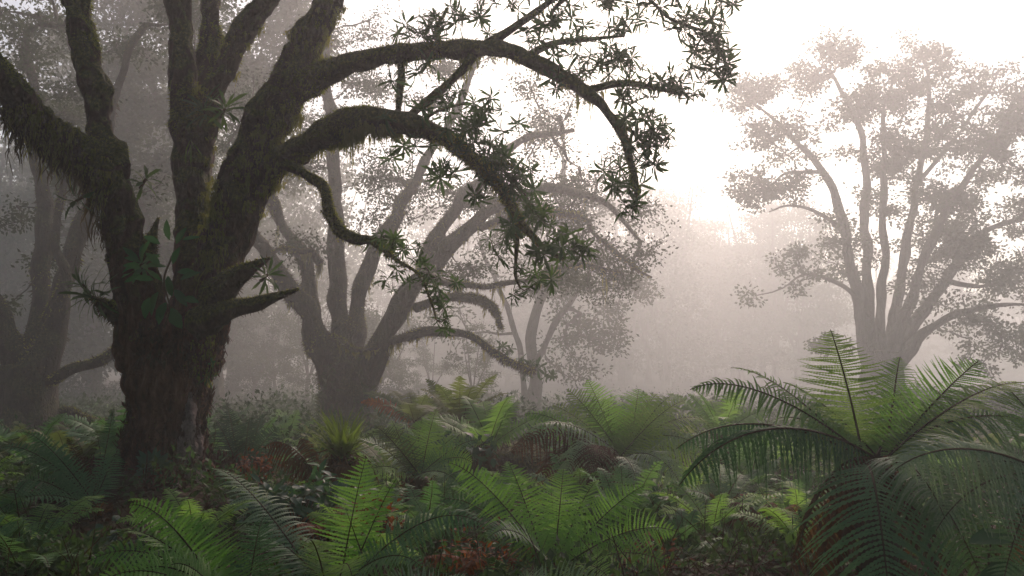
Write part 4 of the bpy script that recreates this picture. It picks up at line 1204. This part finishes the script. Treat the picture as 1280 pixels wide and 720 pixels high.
    fern('sword_fern', C, 'fern with one broad bright green upright frond, left of the bottom centre fern', [
        (456, 562, .35, .00, dict(w=.135, n=34, mat='brightfern', ang=.12, stipe=.03, droop=.08, head=.25)),
        (497, 590, .25, .04, dict(w=.06, n=22, mat='brightfern', gap=.1)),
        (604, 645, -.05, .26, dict(w=.13, n=38, mat='darkfern', droop=.45, stipe=.1)),
        (440, 720, -.5, .25, dict(w=.09)), (530, 700, -.35, .22, dict(w=.10, mat='darkfern')),
        (262, 572, .5, .10, dict(w=.12, n=44, mat='silver', droop=.4, stipe=.02)),
        (300, 650, .2, .12, dict(w=.13, n=40, mat='darkfern')),
        (380, 670, -.35, .22, dict(w=.09, mat='silver'))], 'fern', seed=5, npin=34)
    # bottom left
    C = at(300, 775, 3.7)
    fern('sword_fern', C, 'mid-green fern in the bottom left foreground arching its fronds towards the lower left', [
        (160, 622, .15, .20, dict(w=.12, n=34, mat='brightfern', droop=.3, gap=.05)), (108, 694, -.15, .26, dict(w=.12, n=36, droop=.4, mat='brightfern')), (120, 722, -.4, .24, dict(w=.10, n=34, mat='brightfern')),
        (250, 640, .3, .08, dict(w=.12, mat='fern')), (215, 700, -.2, .2, dict(w=.1)), (200, 640, .2, .16, dict(w=.12, mat='brightfern')), (135, 660, 0, .24, dict(w=.12, mat='fern')), (330, 640, .3, .1, dict(w=.12, mat='darkfern')), (160, 712, -.3, .24, dict(w=.11, mat='brightfern'))], 'fern', seed=6, npin=34)
    # foreground tips
    C = at(600, 790, 3.6)
    fern('sword_fern', C, 'low fern at the bottom edge showing only the arched tops of pale fronds', [
        (478, 722, 0, .22, dict(w=.085)), (560, 716, .1, .2, dict(w=.08)), (760, 728, -.1, .22, dict(w=.10)), (690, 730, -.3, .3, dict(w=.08))], 'silver', seed=7, npin=30)
    # behind trunk
    C = at(300, 598, 8.2)
    fern('broad_fern', C, 'blue-green broad-fronded fern just right of the old trunk, in front of rust leaves', [
        (270, 522, .3, .05, dict(w=.16)), (312, 518, .4, .0, dict(w=.12)), (350, 530, .3, .08, dict(w=.13)), (362, 560, 0, .2, dict(w=.12)), (265, 560, -.2, .15, dict(w=.13)), (330, 512, .5, .03, dict(w=.12)), (285, 505, .5, .03, dict(w=.12)), (360, 590, -.3, .25, dict(w=.11))],
         'blue', seed=8, npin=30)
    C = at(523, 600, 6.8)
    fern('sword_fern', C, 'full green fern mid-left of centre between the tussock and the shaggy tree fern', [
        (468, 527, .2, .05, dict(w=.12, mat='paleferm')), (445, 545, 0, .15, dict(w=.12, mat='silver')), (508, 530, .4, .02, dict(w=.10, mat='darkfern')), (528, 520, .4, .0, dict(w=.12)), (545, 505, .4, .02, dict(w=.11)), (570, 540, .3, .04, dict(w=.12)), (600, 545, .1, .12, dict(w=.11, mat='darkfern')),
        (590, 575, -.1, .25, dict(w=.11)), (455, 590, -.2, .25, dict(w=.11)), (540, 535, .6, .04, dict(w=.12, mat='blue')), (488, 520, .5, .04, dict(w=.11)), (580, 610, -.4, .25, dict(w=.1, mat='darkfern'))], 'fern', seed=9, npin=32, stump=.10)
    C = at(118, 640, 6.4)
    fern('sword_fern', C, 'fern with brown stalk bases left of the old trunk foot', [
        (28, 532, .1, .10, dict(w=.10)), (0, 552, .2, .16, dict(w=.11)), (150, 555, .5, .02, dict(w=.09)), (145, 500, .8, .0, dict(w=.06)), (-10, 640, -.5, .25, dict(w=.11)), (60, 555, .6, .08, dict(w=.1)), (20, 600, 0, .2, dict(w=.10, mat='darkfern')), (85, 540, .5, .02, dict(w=.06, mat='deadfern'))],
        'darkfern', seed=10, npin=32, stump=.07)
    C = at(30, 735, 4.6)
    fern('sword_fern', C, 'very dark fern in the bottom left corner', [
        (-60, 630, .2, .15), (75, 640, .3, .08), (100, 690, -.1, .2), (-20, 660, -.3, .25), (60, 700, -.4, .2), (20, 640, .5, .08)], 'darkfern', seed=11, npin=30, width=.10)
    C = at(955, 712, 5.4)
    fern('sword_fern', C, 'small fresh fern low between the bottom centre fern and the largest tree fern', [
        (890, 655, 0, .15, dict(mat='silver')), (905, 640, .3, .1, dict(mat='darkfern')), (945, 655, .4, .0, dict(mat='brightfern', w=.14)), (975, 660, .4, .02, dict(mat='brightfern', w=.14)), (860, 690, -.1, .2, dict(mat='silver')), (1000, 690, -.1, .2), (920, 690, -.3, .2)], 'fern', seed=12, npin=30, width=.11)
    C = at(870, 735, 4.9)
    fern('sword_fern', C, 'low grey-green fern arching over rusty leaves right of the bottom centre fern', [
        (850, 678, .2, .1), (900, 680, .1, .15), (930, 715, -.1, .2), (820, 710, -.1, .2), (880, 700, -.2, .2)], 'silver', seed=13, npin=28, width=.10)
    C = at(905, 630, 6.2)
    fern('sword_fern', C, 'thin dark-stalked fern below the left arching fronds of the largest tree fern', [
        (850, 615, 0, .2), (880, 590, .3, .1), (930, 590, .3, .1), (960, 640, -.1, .2), (870, 650, -.2, .2), (925, 665, -.2, .25), (900, 575, .5, .05)], 'darkfern', seed=14, npin=28, width=.11)
    # pale ferns further back
    back = [(575, 535, 10.5, 'pale yellow-green fern behind the mid-left fern, half lost in mist', 'paleferm', .9), (610, 560, 9.0, 'fern with a golden drooping frond beside the dark mound', 'fern', .9),
            (520, 528, 12.0, 'pale fern close to the foot of the spreading tree', 'paleferm', .9), (900, 545, 10.5, 'mist-softened fern right of the upright shaggy tree fern', 'fern', .9),
            (160, 585, 9.0, 'dim fern peeping out behind the old trunk on its left', 'darkfern', .9), (230, 560, 10.5, 'dim fern directly behind the old trunk', 'darkfern', .8), (40, 590, 9.5, 'dim fern at the foot of the far left leaning tree', 'darkfern', .9)]
    rr = np.random.RandomState(9)
    for i, (px, py, D, lab, m, s) in enumerate(back):
        C = at(px, py, D); C[2] = max(C[2], float(gh(C[0], C[1])) + .12)
        K = 11; fr = []
        for k in range(K):
            a = k * 6.28 / K + rr.uniform(-.25, .25); el = rr.uniform(.35, 1.1); L = s * rr.uniform(.7, 1.05)
            P = C + np.array([math.cos(a) * math.cos(el) * L, math.sin(a) * math.cos(el) * L, math.sin(el) * L * .85])
            c, s_ = math.cos(PITCH), math.sin(PITCH); rel = P - np.array([0, 0, CAMH]); f = rel[1] * c + rel[2] * s_; uu = -rel[1] * s_ + rel[2] * c
            mm = 'rust' if (i == 2 and k == 6) else m
            fr.append((640 + FPX * rel[0] / f, 360 - FPX * uu / f, P[1] - C[1], .12, dict(mat=mm, droop=.3)))
        fern('misty_fern', C, lab, fr, m, seed=200 + i, npin=26, width=.14, fine=False, stump=.07)


hero_ferns()


def fern_mesh_kind(seed, nf, L, width, m, npin=24, up=(.2, 1.1), fine=False, dead=False):
    """fronds of a small fern at the origin, as meshes"""
    r = np.random.RandomState(seed); out = []
    for k in range(nf):
        a = k * 6.28 / nf + r.uniform(-.3, .3); el = r.uniform(*up); l = L * r.uniform(.7, 1.1)
        P = np.array([math.cos(a) * math.cos(el) * l, math.sin(a) * math.cos(el) * l, .05 + math.sin(el) * l * .8])
        g = Geo(); frond(g, np.array([0, 0, .03]), P, .2 if not dead else .35, width * r.uniform(.85, 1.1), npin, seed=seed * 9 + k, fine=fine, droop=.35 if not dead else .9, gap=.0 if not dead else .15)
        me = g.mesh('frond', False); me.materials.append(M['stem']); me.materials.append(M[m]); out.append(('frond' if not dead else 'dead_frond', me))
    return out


LANDMARKS = [(690, 690, 'the bottom centre fern'), (415, 680, 'the broad bright upright frond'), (240, 680, 'the bottom left fern'), (300, 560, 'the blue-green broad-fronded fern'), (525, 575, 'the full fern beside the tussock'),
             (120, 600, 'the brown-stalked fern'), (205, 640, 'the old trunk foot'), (425, 560, 'the yellow-green tussock'), (770, 570, 'the shaggy upright tree fern'), (1090, 640, 'the largest tree fern'),
             (950, 690, 'the small fresh fern'), (640, 555, 'the rotten stump'), (440, 520, 'the spreading tree trunk'), (40, 560, 'the far left leaning tree'), (1250, 560, 'the right edge tree fern'), (30, 700, 'the bottom left corner fern'), (570, 480, 'the mossy arching bough'), (900, 520, 'the pale gap')]
USED_LABELS = {}


def place_label(px, D, h, words):
    py = 470 + (CAMH - h) / D * FPX
    b = min(LANDMARKS, key=lambda q: (q[0] - px) ** 2 + 1.5 * (q[1] - py) ** 2)
    dx, dy = px - b[0], py - b[1]
    rel = ('left of' if dx < 0 else 'right of') if abs(dx) > 1.3 * abs(dy) else ('in front of' if dy > 0 else 'beyond')
    t = f'{words} {rel} {b[2]}'
    k = USED_LABELS.get(t, 0); USED_LABELS[t] = k + 1
    return t + ('', ', farther one', ', third in that spot', ', fourth in that spot', ', fifth in that spot', ', sixth in that spot')[min(k, 5)]


def carpet():
    K = [fern_mesh_kind(301, 8, .62, .10, 'darkfern'), fern_mesh_kind(302, 9, .75, .11, 'fern', fine=True), fern_mesh_kind(303, 7, .55, .10, 'blue'), fern_mesh_kind(304, 9, .8, .12, 'darkfern', up=(.5, 1.25), fine=True), fern_mesh_kind(305, 8, .7, .11, 'paleferm')]
    Dd = [fern_mesh_kind(311, 6, .5, .07, 'rust', 20, (-.05, .5), False, True), fern_mesh_kind(312, 6, .55, .08, 'deadfern', 20, (-.05, .6), False, True)]
    r = np.random.RandomState(8)
    taken = [(at(px, 600, D)[0], D) for px, D in ((1092, 4.3), (1330, 3.9), (772, 7.4), (690, 4.7), (418, 4.0), (300, 3.7), (523, 6.8), (300, 8.2), (118, 6.4), (205, 7.6), (425, 7.2))] + [(at(p_, 600, D_)[0], D_) for p_, D_ in ((215, 6.9), (245, 6.6), (215, 6.3), (260, 6.1), (230, 5.8), (690, 5.2), (640, 5.0), (750, 5.0), (700, 5.6))]
    def put(n, D0, D1, kinds, label, group, s0, s1, pw=1.0, x0=-120, x1=1400, sep=.42):
        done = 0; tries = 0
        while done < n and tries < n * 40:
            tries += 1
            D = D0 + (D1 - D0) * r.rand() ** pw; px = r.uniform(x0, x1); x = (px - 640) / FPX * D
            if any((x - a) ** 2 + (D - b) ** 2 < sep * sep for a, b in taken): continue
            taken.append((x, D)); done += 1
            k = kinds[r.randint(len(kinds))]; sz = r.uniform(s0, s1)
            lab = label
            if D1 < 16:
                col_ = {'fern_dark': 'dark green', 'fern_green': 'mid-green', 'fern_bluish': 'blue-green', 'fern_pale': 'pale green', 'rust_fern': 'rust-brown', 'dead_fern': 'brown', 'bluish_leaf': 'blue-green'}.get(k[0][1].materials[1].name.split('.')[0], 'green')
                lab = place_label(px, D, float(gh(x, D)), label.replace('COLOUR', col_).replace('SIZE', 'small' if sz < (s0 + s1) / 2 else 'fuller'))
            plant_copy('fern' if k[0][0] == 'frond' else 'withered_fern', k, (x, D, float(gh(x, D)) + .02), r.uniform(0, 6.28), sz, lab, 'fern', group)
    put(52, 4.7, 8.5, [K[0], K[1], K[1], K[3]], 'SIZE COLOUR fern', 'small ferns filling the foreground undergrowth', .5, .85, sep=.34)
    put(9, 4.6, 7.5, Dd, 'withered COLOUR fern collapsed', 'withered ferns in the foreground undergrowth', .6, 1.0, sep=.3, x0=380, x1=1000)
    put(60, 8.5, 15, [K[1], K[3], K[4], K[0]], 'SIZE COLOUR misty fern', 'ferns carpeting the misty middle distance', .75, 1.15)
    put(56, 15, 38, [K[3], K[4], K[1]], 'faint fern of the carpet deep in the mist', 'ferns fading into the mist', .9, 1.3, sep=.6)


carpet()


# ================================================================== OTHER PLANTS
def rosette_plant(name, c, ax, label, cat, L, W, per, seed, mat='rosette', curl=.5, prof='lance', group=None, el0=-.2, el1=1.2):
    c = np.asarray(c, float)
    root = thing(name, c, label, cat, group)
    r = np.random.RandomState(seed)
    g = Geo(); ax = nrm(np.asarray(ax, float)); u = nrm(np.cross(ax, [.3, .5, .8])); v = np.cross(ax, u)
    tube(g, smooth_path([(*(c - ax * .08), .014), (*(c + ax * .02), .012)], .02), 8, .2, 20)
    g.build('stem', M['stem'], root)
    g = Geo()
    a = np.arange(per) * 2.4 + r.uniform(0, 6); el = np.linspace(el0, el1, per) + r.normal(0, .12, per)
    rad = u * np.cos(a)[:, None] + v * np.sin(a)[:, None]
    d = rad * np.cos(el)[:, None] + ax * np.sin(el)[:, None]; nn = ax * np.cos(el)[:, None] - rad * np.sin(el)[:, None]
    leaves(g, c + ax * np.linspace(-.05, .03, per)[:, None], d, nn, L * r.uniform(.7, 1.1, per), W * r.uniform(.8, 1.2, per), curl * r.uniform(.4, 1.5, per), .3, prof)
    g.build('foliage', M[mat], root)
    return root


def spot(px, py, D):
    h = on_trunk(px, py, .03)
    return h[0] if h is not None and abs(h[0][1] - D) < .9 else at(px, py, D)


def epiphytes():
    rosette_plant('perching_plant', spot(258, 142, 7.45), (-.1, -.7, .8), 'dark strap-leaved plant perched in the upper fork between the central stems', 'epiphyte', .26, .017, 30, 1, curl=.5)
    rosette_plant('perching_plant', spot(280, 138, 7.3), (.5, -.6, .5), 'star-shaped dark leaf rosette tucked right beside the upper fork plant', 'epiphyte', .20, .016, 20, 2)
    rosette_plant('perching_plant', spot(240, 180, 7.4), (0, -.3, 1), 'yellowish drooping strap leaves on the central stem, below the upper fork plant', 'epiphyte', .22, .012, 16, 3, 'grass', .4, 'lance', None, -1.4, -.6)
    rosette_plant('perching_plant', spot(181, 226, 7.0), (.5, -.3, .6), 'small lone rosette sticking out right of the left stem against the mist', 'epiphyte', .13, .018, 16, 4)
    rosette_plant('perching_plant', spot(118, 372, 7.0), (-.8, -.4, .3), 'spiky dark rosette on a short branch left of the trunk', 'epiphyte', .24, .018, 26, 5)
    rosette_plant('perching_plant', spot(105, 358, 7.1), (-.6, -.3, .7), 'upper spiky tuft above the rosette left of the trunk', 'epiphyte', .2, .015, 16, 6)
    rosette_plant('perching_plant', spot(178, 332, 6.95), (-.1, -.8, .5), 'low dark green tuft on the trunk, left of the broad-leaved climber', 'epiphyte', .18, .024, 22, 7, 'broad')
    rosette_plant('perching_plant', spot(333, 345, 7.15), (.5, -.4, .3), 'narrow-leaved tuft hanging between the two broken limb stubs', 'epiphyte', .17, .014, 20, 8)
    rosette_plant('perching_plant', spot(97, 250, 7.0), (-.5, -.4, -.5), 'dark drooping leaf bunch below the left limb beard', 'epiphyte', .15, .02, 9, 9, 'under')
    rosette_plant('perching_plant', spot(262, 455, 6.9), (.4, -.5, .3), 'tiny bright green sprout on the right side of the trunk', 'epiphyte', .055, .012, 12, 10, 'broad')
    rosette_plant('trunk_bush', spot(193, 590, 6.85), (-.1, -.9, .5), 'bluish rounded-leaf bush growing on the foot of the old trunk', 'plant', .17, .03, 46, 11, 'blue', .3, 'ovate', None, -.5, 1.3)
    rosette_plant('trunk_creeper', spot(252, 468, 6.95), (.5, -.5, -.5), 'dark leafy creeper hanging on the right flank of the trunk', 'creeper', .10, .011, 30, 12, 'under', 1.2)
    # broad leaved climber
    c = at(208, 375, 6.85)
    root = thing('broad_leaved_climber', c, 'glossy broad-leaved climber hanging in the main fork of the trunk', 'climber')
    g = Geo(); r = np.random.RandomState(4)
    tube(g, smooth_path([(*at(215, 320, 6.95), .008), (*at(205, 350, 6.85), .008), (*at(212, 385, 6.8), .006), (*at(205, 410, 6.8), .004)], .03), 6)
    g.build('stem', M['stem'], root)
    g = Geo()
    S = [(212, 300, -.3, 1, .17, .03), (220, 305, .5, .8, .15, .028), (200, 305, -.8, .5, .14, .028), (228, 300, 1, .4, .13, .02), (192, 350, -.8, .2, .15, .03), (210, 345, .1, -1, .16, .035), (225, 350, .9, .5, .17, .03), (218, 362, .6, -.6, .16, .035), (198, 365, -.5, -.8, .2, .045),
         (187, 372, -.3, -1, .16, .04), (208, 378, -.5, -.9, .16, .035), (214, 385, .4, -.9, .17, .055), (205, 385, -.3, -1, .13, .03), (230, 372, .9, -.2, .12, .03), (176, 335, -1, .3, .15, .03), (180, 345, -1, -.2, .15, .028), (216, 330, .3, .9, .14, .03), (200, 332, -.6, .7, .15, .03), (222, 340, .9, .1, .14, .03)]
    for i, (px, py, dx, dz, L, W) in enumerate(S):
        leaves(g, [at(px, py, 6.8 + r.uniform(-.05, .08))], [np.array([dx, r.uniform(-.5, .1), dz])], [np.array([r.normal(0, .3), -1, .5])], [L], [W], [.35], .25, 'ovate')
    g.build('foliage', M['broad'], root)


epiphytes()


def tussock():
    c = at(428, 572, 7.2)
    root = thing('grass_tussock', c, 'spiky yellow-green tussock with brown dead skirt, front of the spreading tree', 'tussock')
    r = np.random.RandomState(6); n = 190
    g = Geo(); a = r.uniform(0, 6.28, n); el = r.uniform(.5, 1.45, n)
    d = np.stack([np.cos(a) * np.cos(el), np.sin(a) * np.cos(el), np.sin(el)], -1)
    leaves(g, c + r.normal(0, .03, (n, 3)), d, np.array([0, 0, 1.]) + r.normal(0, .2, (n, 3)), r.uniform(.22, .46, n), r.uniform(.006, .010, n), r.uniform(.1, .6, n), .3, 'strap')
    g.build('foliage', M['grass'], root)
    g = Geo(); n = 260; a = r.uniform(0, 6.28, n); el = r.uniform(-1.2, .2, n)
    d = np.stack([np.cos(a) * np.cos(el), np.sin(a) * np.cos(el), np.sin(el)], -1)
    leaves(g, c + r.normal(0, .05, (n, 3)), d, np.array([0, 0, 1.]) + r.normal(0, .2, (n, 3)), r.uniform(.15, .36, n), r.uniform(.005, .012, n), r.uniform(.3, 1.3, n), .3, 'strap')
    g.build('dead_leaves', M['deadfern'], root)
    g = Geo(); tube(g, smooth_path([(c[0], c[1], gh(c[0], c[1]) - .1, .16), (*c, .07)], .05), 12, .3, 9); g.build('base', M['stem'], root)
    # withered fern arching left of it
    C = at(400, 600, 7.0)
    fern('withered_fern', C, 'brown withered fern hooking over left of the yellow-green tussock', [
        (330, 556, .1, .35, dict(w=.10, droop=1.2, vee=-.4, gap=.2)), (352, 580, -.2, .45, dict(w=.09, droop=1.2, vee=-.4, gap=.2)), (445, 600, -.3, .4, dict(w=.08, droop=1.1)), (375, 545, .3, .2, dict(w=.07, droop=1.0, gap=.15))], 'deadfern', seed=61, npin=22, fine=False)


tussock()


def leafy_plants():
    specs = [('undergrowth_plant', (375, 625), 5.9, 'bluish broad-leaved plant in the hollow left of the bright upright frond', 'blue', .085, .022, 70, .24),
             ('undergrowth_plant', (415, 612), 6.2, 'dark leafy plant below the tussock skirt', 'broad', .09, .026, 50, .2),
             ('undergrowth_plant', (330, 640), 6.0, 'low dark leafy clump right of the old trunk foot', 'blue', .08, .024, 50, .2),
             ('undergrowth_plant', (130, 690), 5.2, 'dark small-leaved clump in the shade below the old trunk', 'blue', .06, .022, 50, .2),
             ('undergrowth_plant', (590, 560), 8.3, 'blue-green leafy sprig before the dark mound', 'blue', .10, .03, 40, .2),
             ('undergrowth_plant', (810, 710), 4.8, 'rusty-leaved low plant right of the bottom centre fern', 'rust', .04, .008, 150, .2),
             ('undergrowth_plant', (585, 705), 4.6, 'rust-orange leaf heap left of the bottom centre fern', 'rust', .045, .008, 140, .2),
             ('undergrowth_plant', (318, 582), 7.6, 'orange leaf patch below the blue-green broad-fronded fern', 'rust', .05, .012, 80, .14),
             ('undergrowth_plant', (480, 640), 5.2, 'rusty leaf patch under the dark arching frond', 'rust', .045, .010, 80, .16)]
    r = np.random.RandomState(14)
    for nm, (px, py), D, lab, m, L, W, n, rad in specs:
        c = at(px, py, D); gz = float(gh(c[0], c[1]))
        root = thing(nm, (c[0], c[1], gz), lab, 'plant')
        g = Geo(); tips = []
        for k in range(12):
            a = r.uniform(0, 6.28); q = rad * r.rand() ** .5; t = np.array([c[0] + math.cos(a) * q, c[1] + math.sin(a) * q, max(gz + .08, c[2] + r.uniform(-.08, .06))])
            tube(g, smooth_path([(c[0], c[1], gz, .006), (*((t + c) / 2), .004), (*t, .002)], .06), 5, cap=False); tips.append(t)
        g.build('stem', M['stem'], root)
        k = r.randint(0, 12, n * 2); T = np.array(tips)[k]; n2 = len(T)
        off = r.normal(0, .05, (n2, 3))
        g = Geo(); leaves(g, T + off, off * np.array([1, 1, .3]) + r.normal(0, .03, (n2, 3)), np.array([0, -.4, 1.]) + r.normal(0, .35, (n2, 3)), L * r.uniform(.6, 1.2, n2), W * r.uniform(.7, 1.2, n2), r.uniform(0, .7, n2), .2, 'ovate')
        g.build('foliage', M[m], root)
    # the big arrow-shaped leaves, lower right
    c = at(1240, 730, 3.8)
    root = thing('large_leaved_plant', c, 'plant with two big glossy green leaves in the lower right corner', 'plant')
    g = Geo()
    for (px, py) in ((1215, 672), (1262, 690)):
        tube(g, smooth_path([(*c, .006), (*at((px + 1240) / 2 + 8, (py + 730) / 2, 3.75), .005), (*at(px + 25, py, 3.7), .003)], .04), 6)
    g.build('stem', M['stem'], root)
    g = Geo()
    for (px, py, dx, dz) in ((1270, 672, -1, .12), (1282, 712, -1, .05)):
        leaves(g, [at(px, py, 3.7)], [np.array([dx, -.3, dz])], [np.array([0, -.5, 1.])], [.22], [.055], [.2], .2, 'ovate')
    g.build('foliage', M['broad'], root)
    c = at(843, 700, 6.0); c[2] = gh(c[0], c[1])
    root = thing('single_leaf_plant', c, 'thin stalk with one round light green leaf before the shaggy tree fern', 'plant')
    g = Geo(); tp = at(843, 632, 6.0); tube(g, smooth_path([(*c, .005), (*((c + tp) / 2 + [.01, 0, 0]), .004), (*tp, .003)], .04), 6); g.build('stem', M['stem'], root)
    g = Geo(); leaves(g, [tp - [.09, 0, 0]], [np.array([1, -.1, .05])], [np.array([0, -.6, 1.])], [.17], [.05], [.15], .2, 'ovate'); g.build('leaf', M['broad'], root)
    # rotting mound
    c = at(640, 560, 9.6); c[2] = gh(c[0], c[1])
    root = thing('rotten_stump', c, 'dark rounded rotten stump in the centre beyond the ferns', 'stump')
    g = Geo(); tube(g, smooth_path([(c[0], c[1], c[2] - .2, .42), (c[0], c[1], c[2] + .15, .38), (c[0] + .05, c[1], c[2] + .36, .28), (c[0] + .05, c[1], c[2] + .46, .10)], .05), 26, .22, 3.5)
    o = g.build('wood', M['bark'], root)
    moss_on(o, 5000, root, 'drymoss', (.03, .08), 3, up=-.5)


leafy_plants()


# ================================================================== UNDERGROWTH MASS AND LITTER
def undergrowth():
    r = np.random.RandomState(20)
    def pts(n, D0, D1, pw=1.6):
        D = D0 + (D1 - D0) * r.rand(n) ** pw; px = r.uniform(-150, 1430, n); return (px - 640) / FPX * D, D
    # leaf litter
    n = 26000; x, y = pts(n, 3.2, 14)
    g = Geo(); p = np.stack([x, y, gh(x, y) + r.uniform(0, .03, n)], -1)
    leaves(g, p, r.normal(0, 1, (n, 3)) * [1, 1, .25], np.array([0, 0, 1.]) + r.normal(0, .3, (n, 3)), r.uniform(.03, .09, n), r.uniform(.01, .025, n), .3)
    tag(g.build('leaf_litter', M['litter'], smooth=False), kind='stuff')
    # low bushy mass: sprigs whose height follows lumps
    n = 15000; x, y = pts(n, 4.2, 11, 1.2); p = np.stack([x, y, gh(x, y)], -1)
    lump = np.clip(.5 + .5 * noise3(p * [1, 1, 0], 1.5), 0.05, 1.1); keep = (r.rand(n) < lump) & ((x + 2.95) ** 2 + (y - 7.6) ** 2 > .45)
    p, lump = p[keep], lump[keep]; n = len(p); h = lump * r.uniform(.03, .18, n) * np.clip(p[:, 1] / 6, .5, 1.1)
    c = np.repeat(p + np.stack([0 * h, 0 * h, h], -1), 6, 0); m = len(c); off = r.normal(0, .045, (m, 3))
    g = Geo(); leaves(g, c + off, off + r.normal(0, .02, (m, 3)), np.array([0, -.2, 1.]) + r.normal(0, .5, (m, 3)), r.uniform(.025, .08, m), r.uniform(.008, .022, m), r.uniform(-.2, .8, m))
    tag(g.build('undergrowth', M['under'], smooth=False), kind='stuff')
    # further, larger clumps
    n = 26000; x, y = pts(n, 10, 62, 1.3); p = np.stack([x, y, gh(x, y)], -1)
    lump = np.clip(.5 + .6 * noise3(p * [1, 1, 0], .6), 0.02, 1.3); h = lump * r.uniform(.05, .6, n) * np.clip(y / 16, .5, 1.4)
    c = np.repeat(p + np.stack([0 * h, 0 * h, h], -1), 7, 0); m = len(c); off = r.normal(0, .10, (m, 3))
    g = Geo(); leaves(g, c + off, off + r.normal(0, .05, (m, 3)), np.array([0, -.2, 1.]) + r.normal(0, .5, (m, 3)), r.uniform(.04, .10, m) * np.clip(c[:, 1] / 13, 1, 2.4), r.uniform(.013, .03, m) * np.clip(c[:, 1] / 13, 1, 2.4), r.uniform(-.2, .8, m))
    tag(g.build('distant_undergrowth', M['under'], smooth=False), kind='stuff')
    # dead stalks and grass
    n = 2600; x, y = pts(n, 4, 10); p = np.stack([x, y, gh(x, y)], -1)
    g = Geo(); leaves(g, p, np.array([0, 0, .8]) + r.normal(0, .6, (n, 3)), r.normal(0, 1, (n, 3)), r.uniform(.1, .4, n), r.uniform(.0015, .004, n), r.uniform(0, 1.2, n), .2, 'strap')
    tag(g.build('dry_stalks', M['litter'], smooth=False), kind='stuff')


undergrowth()
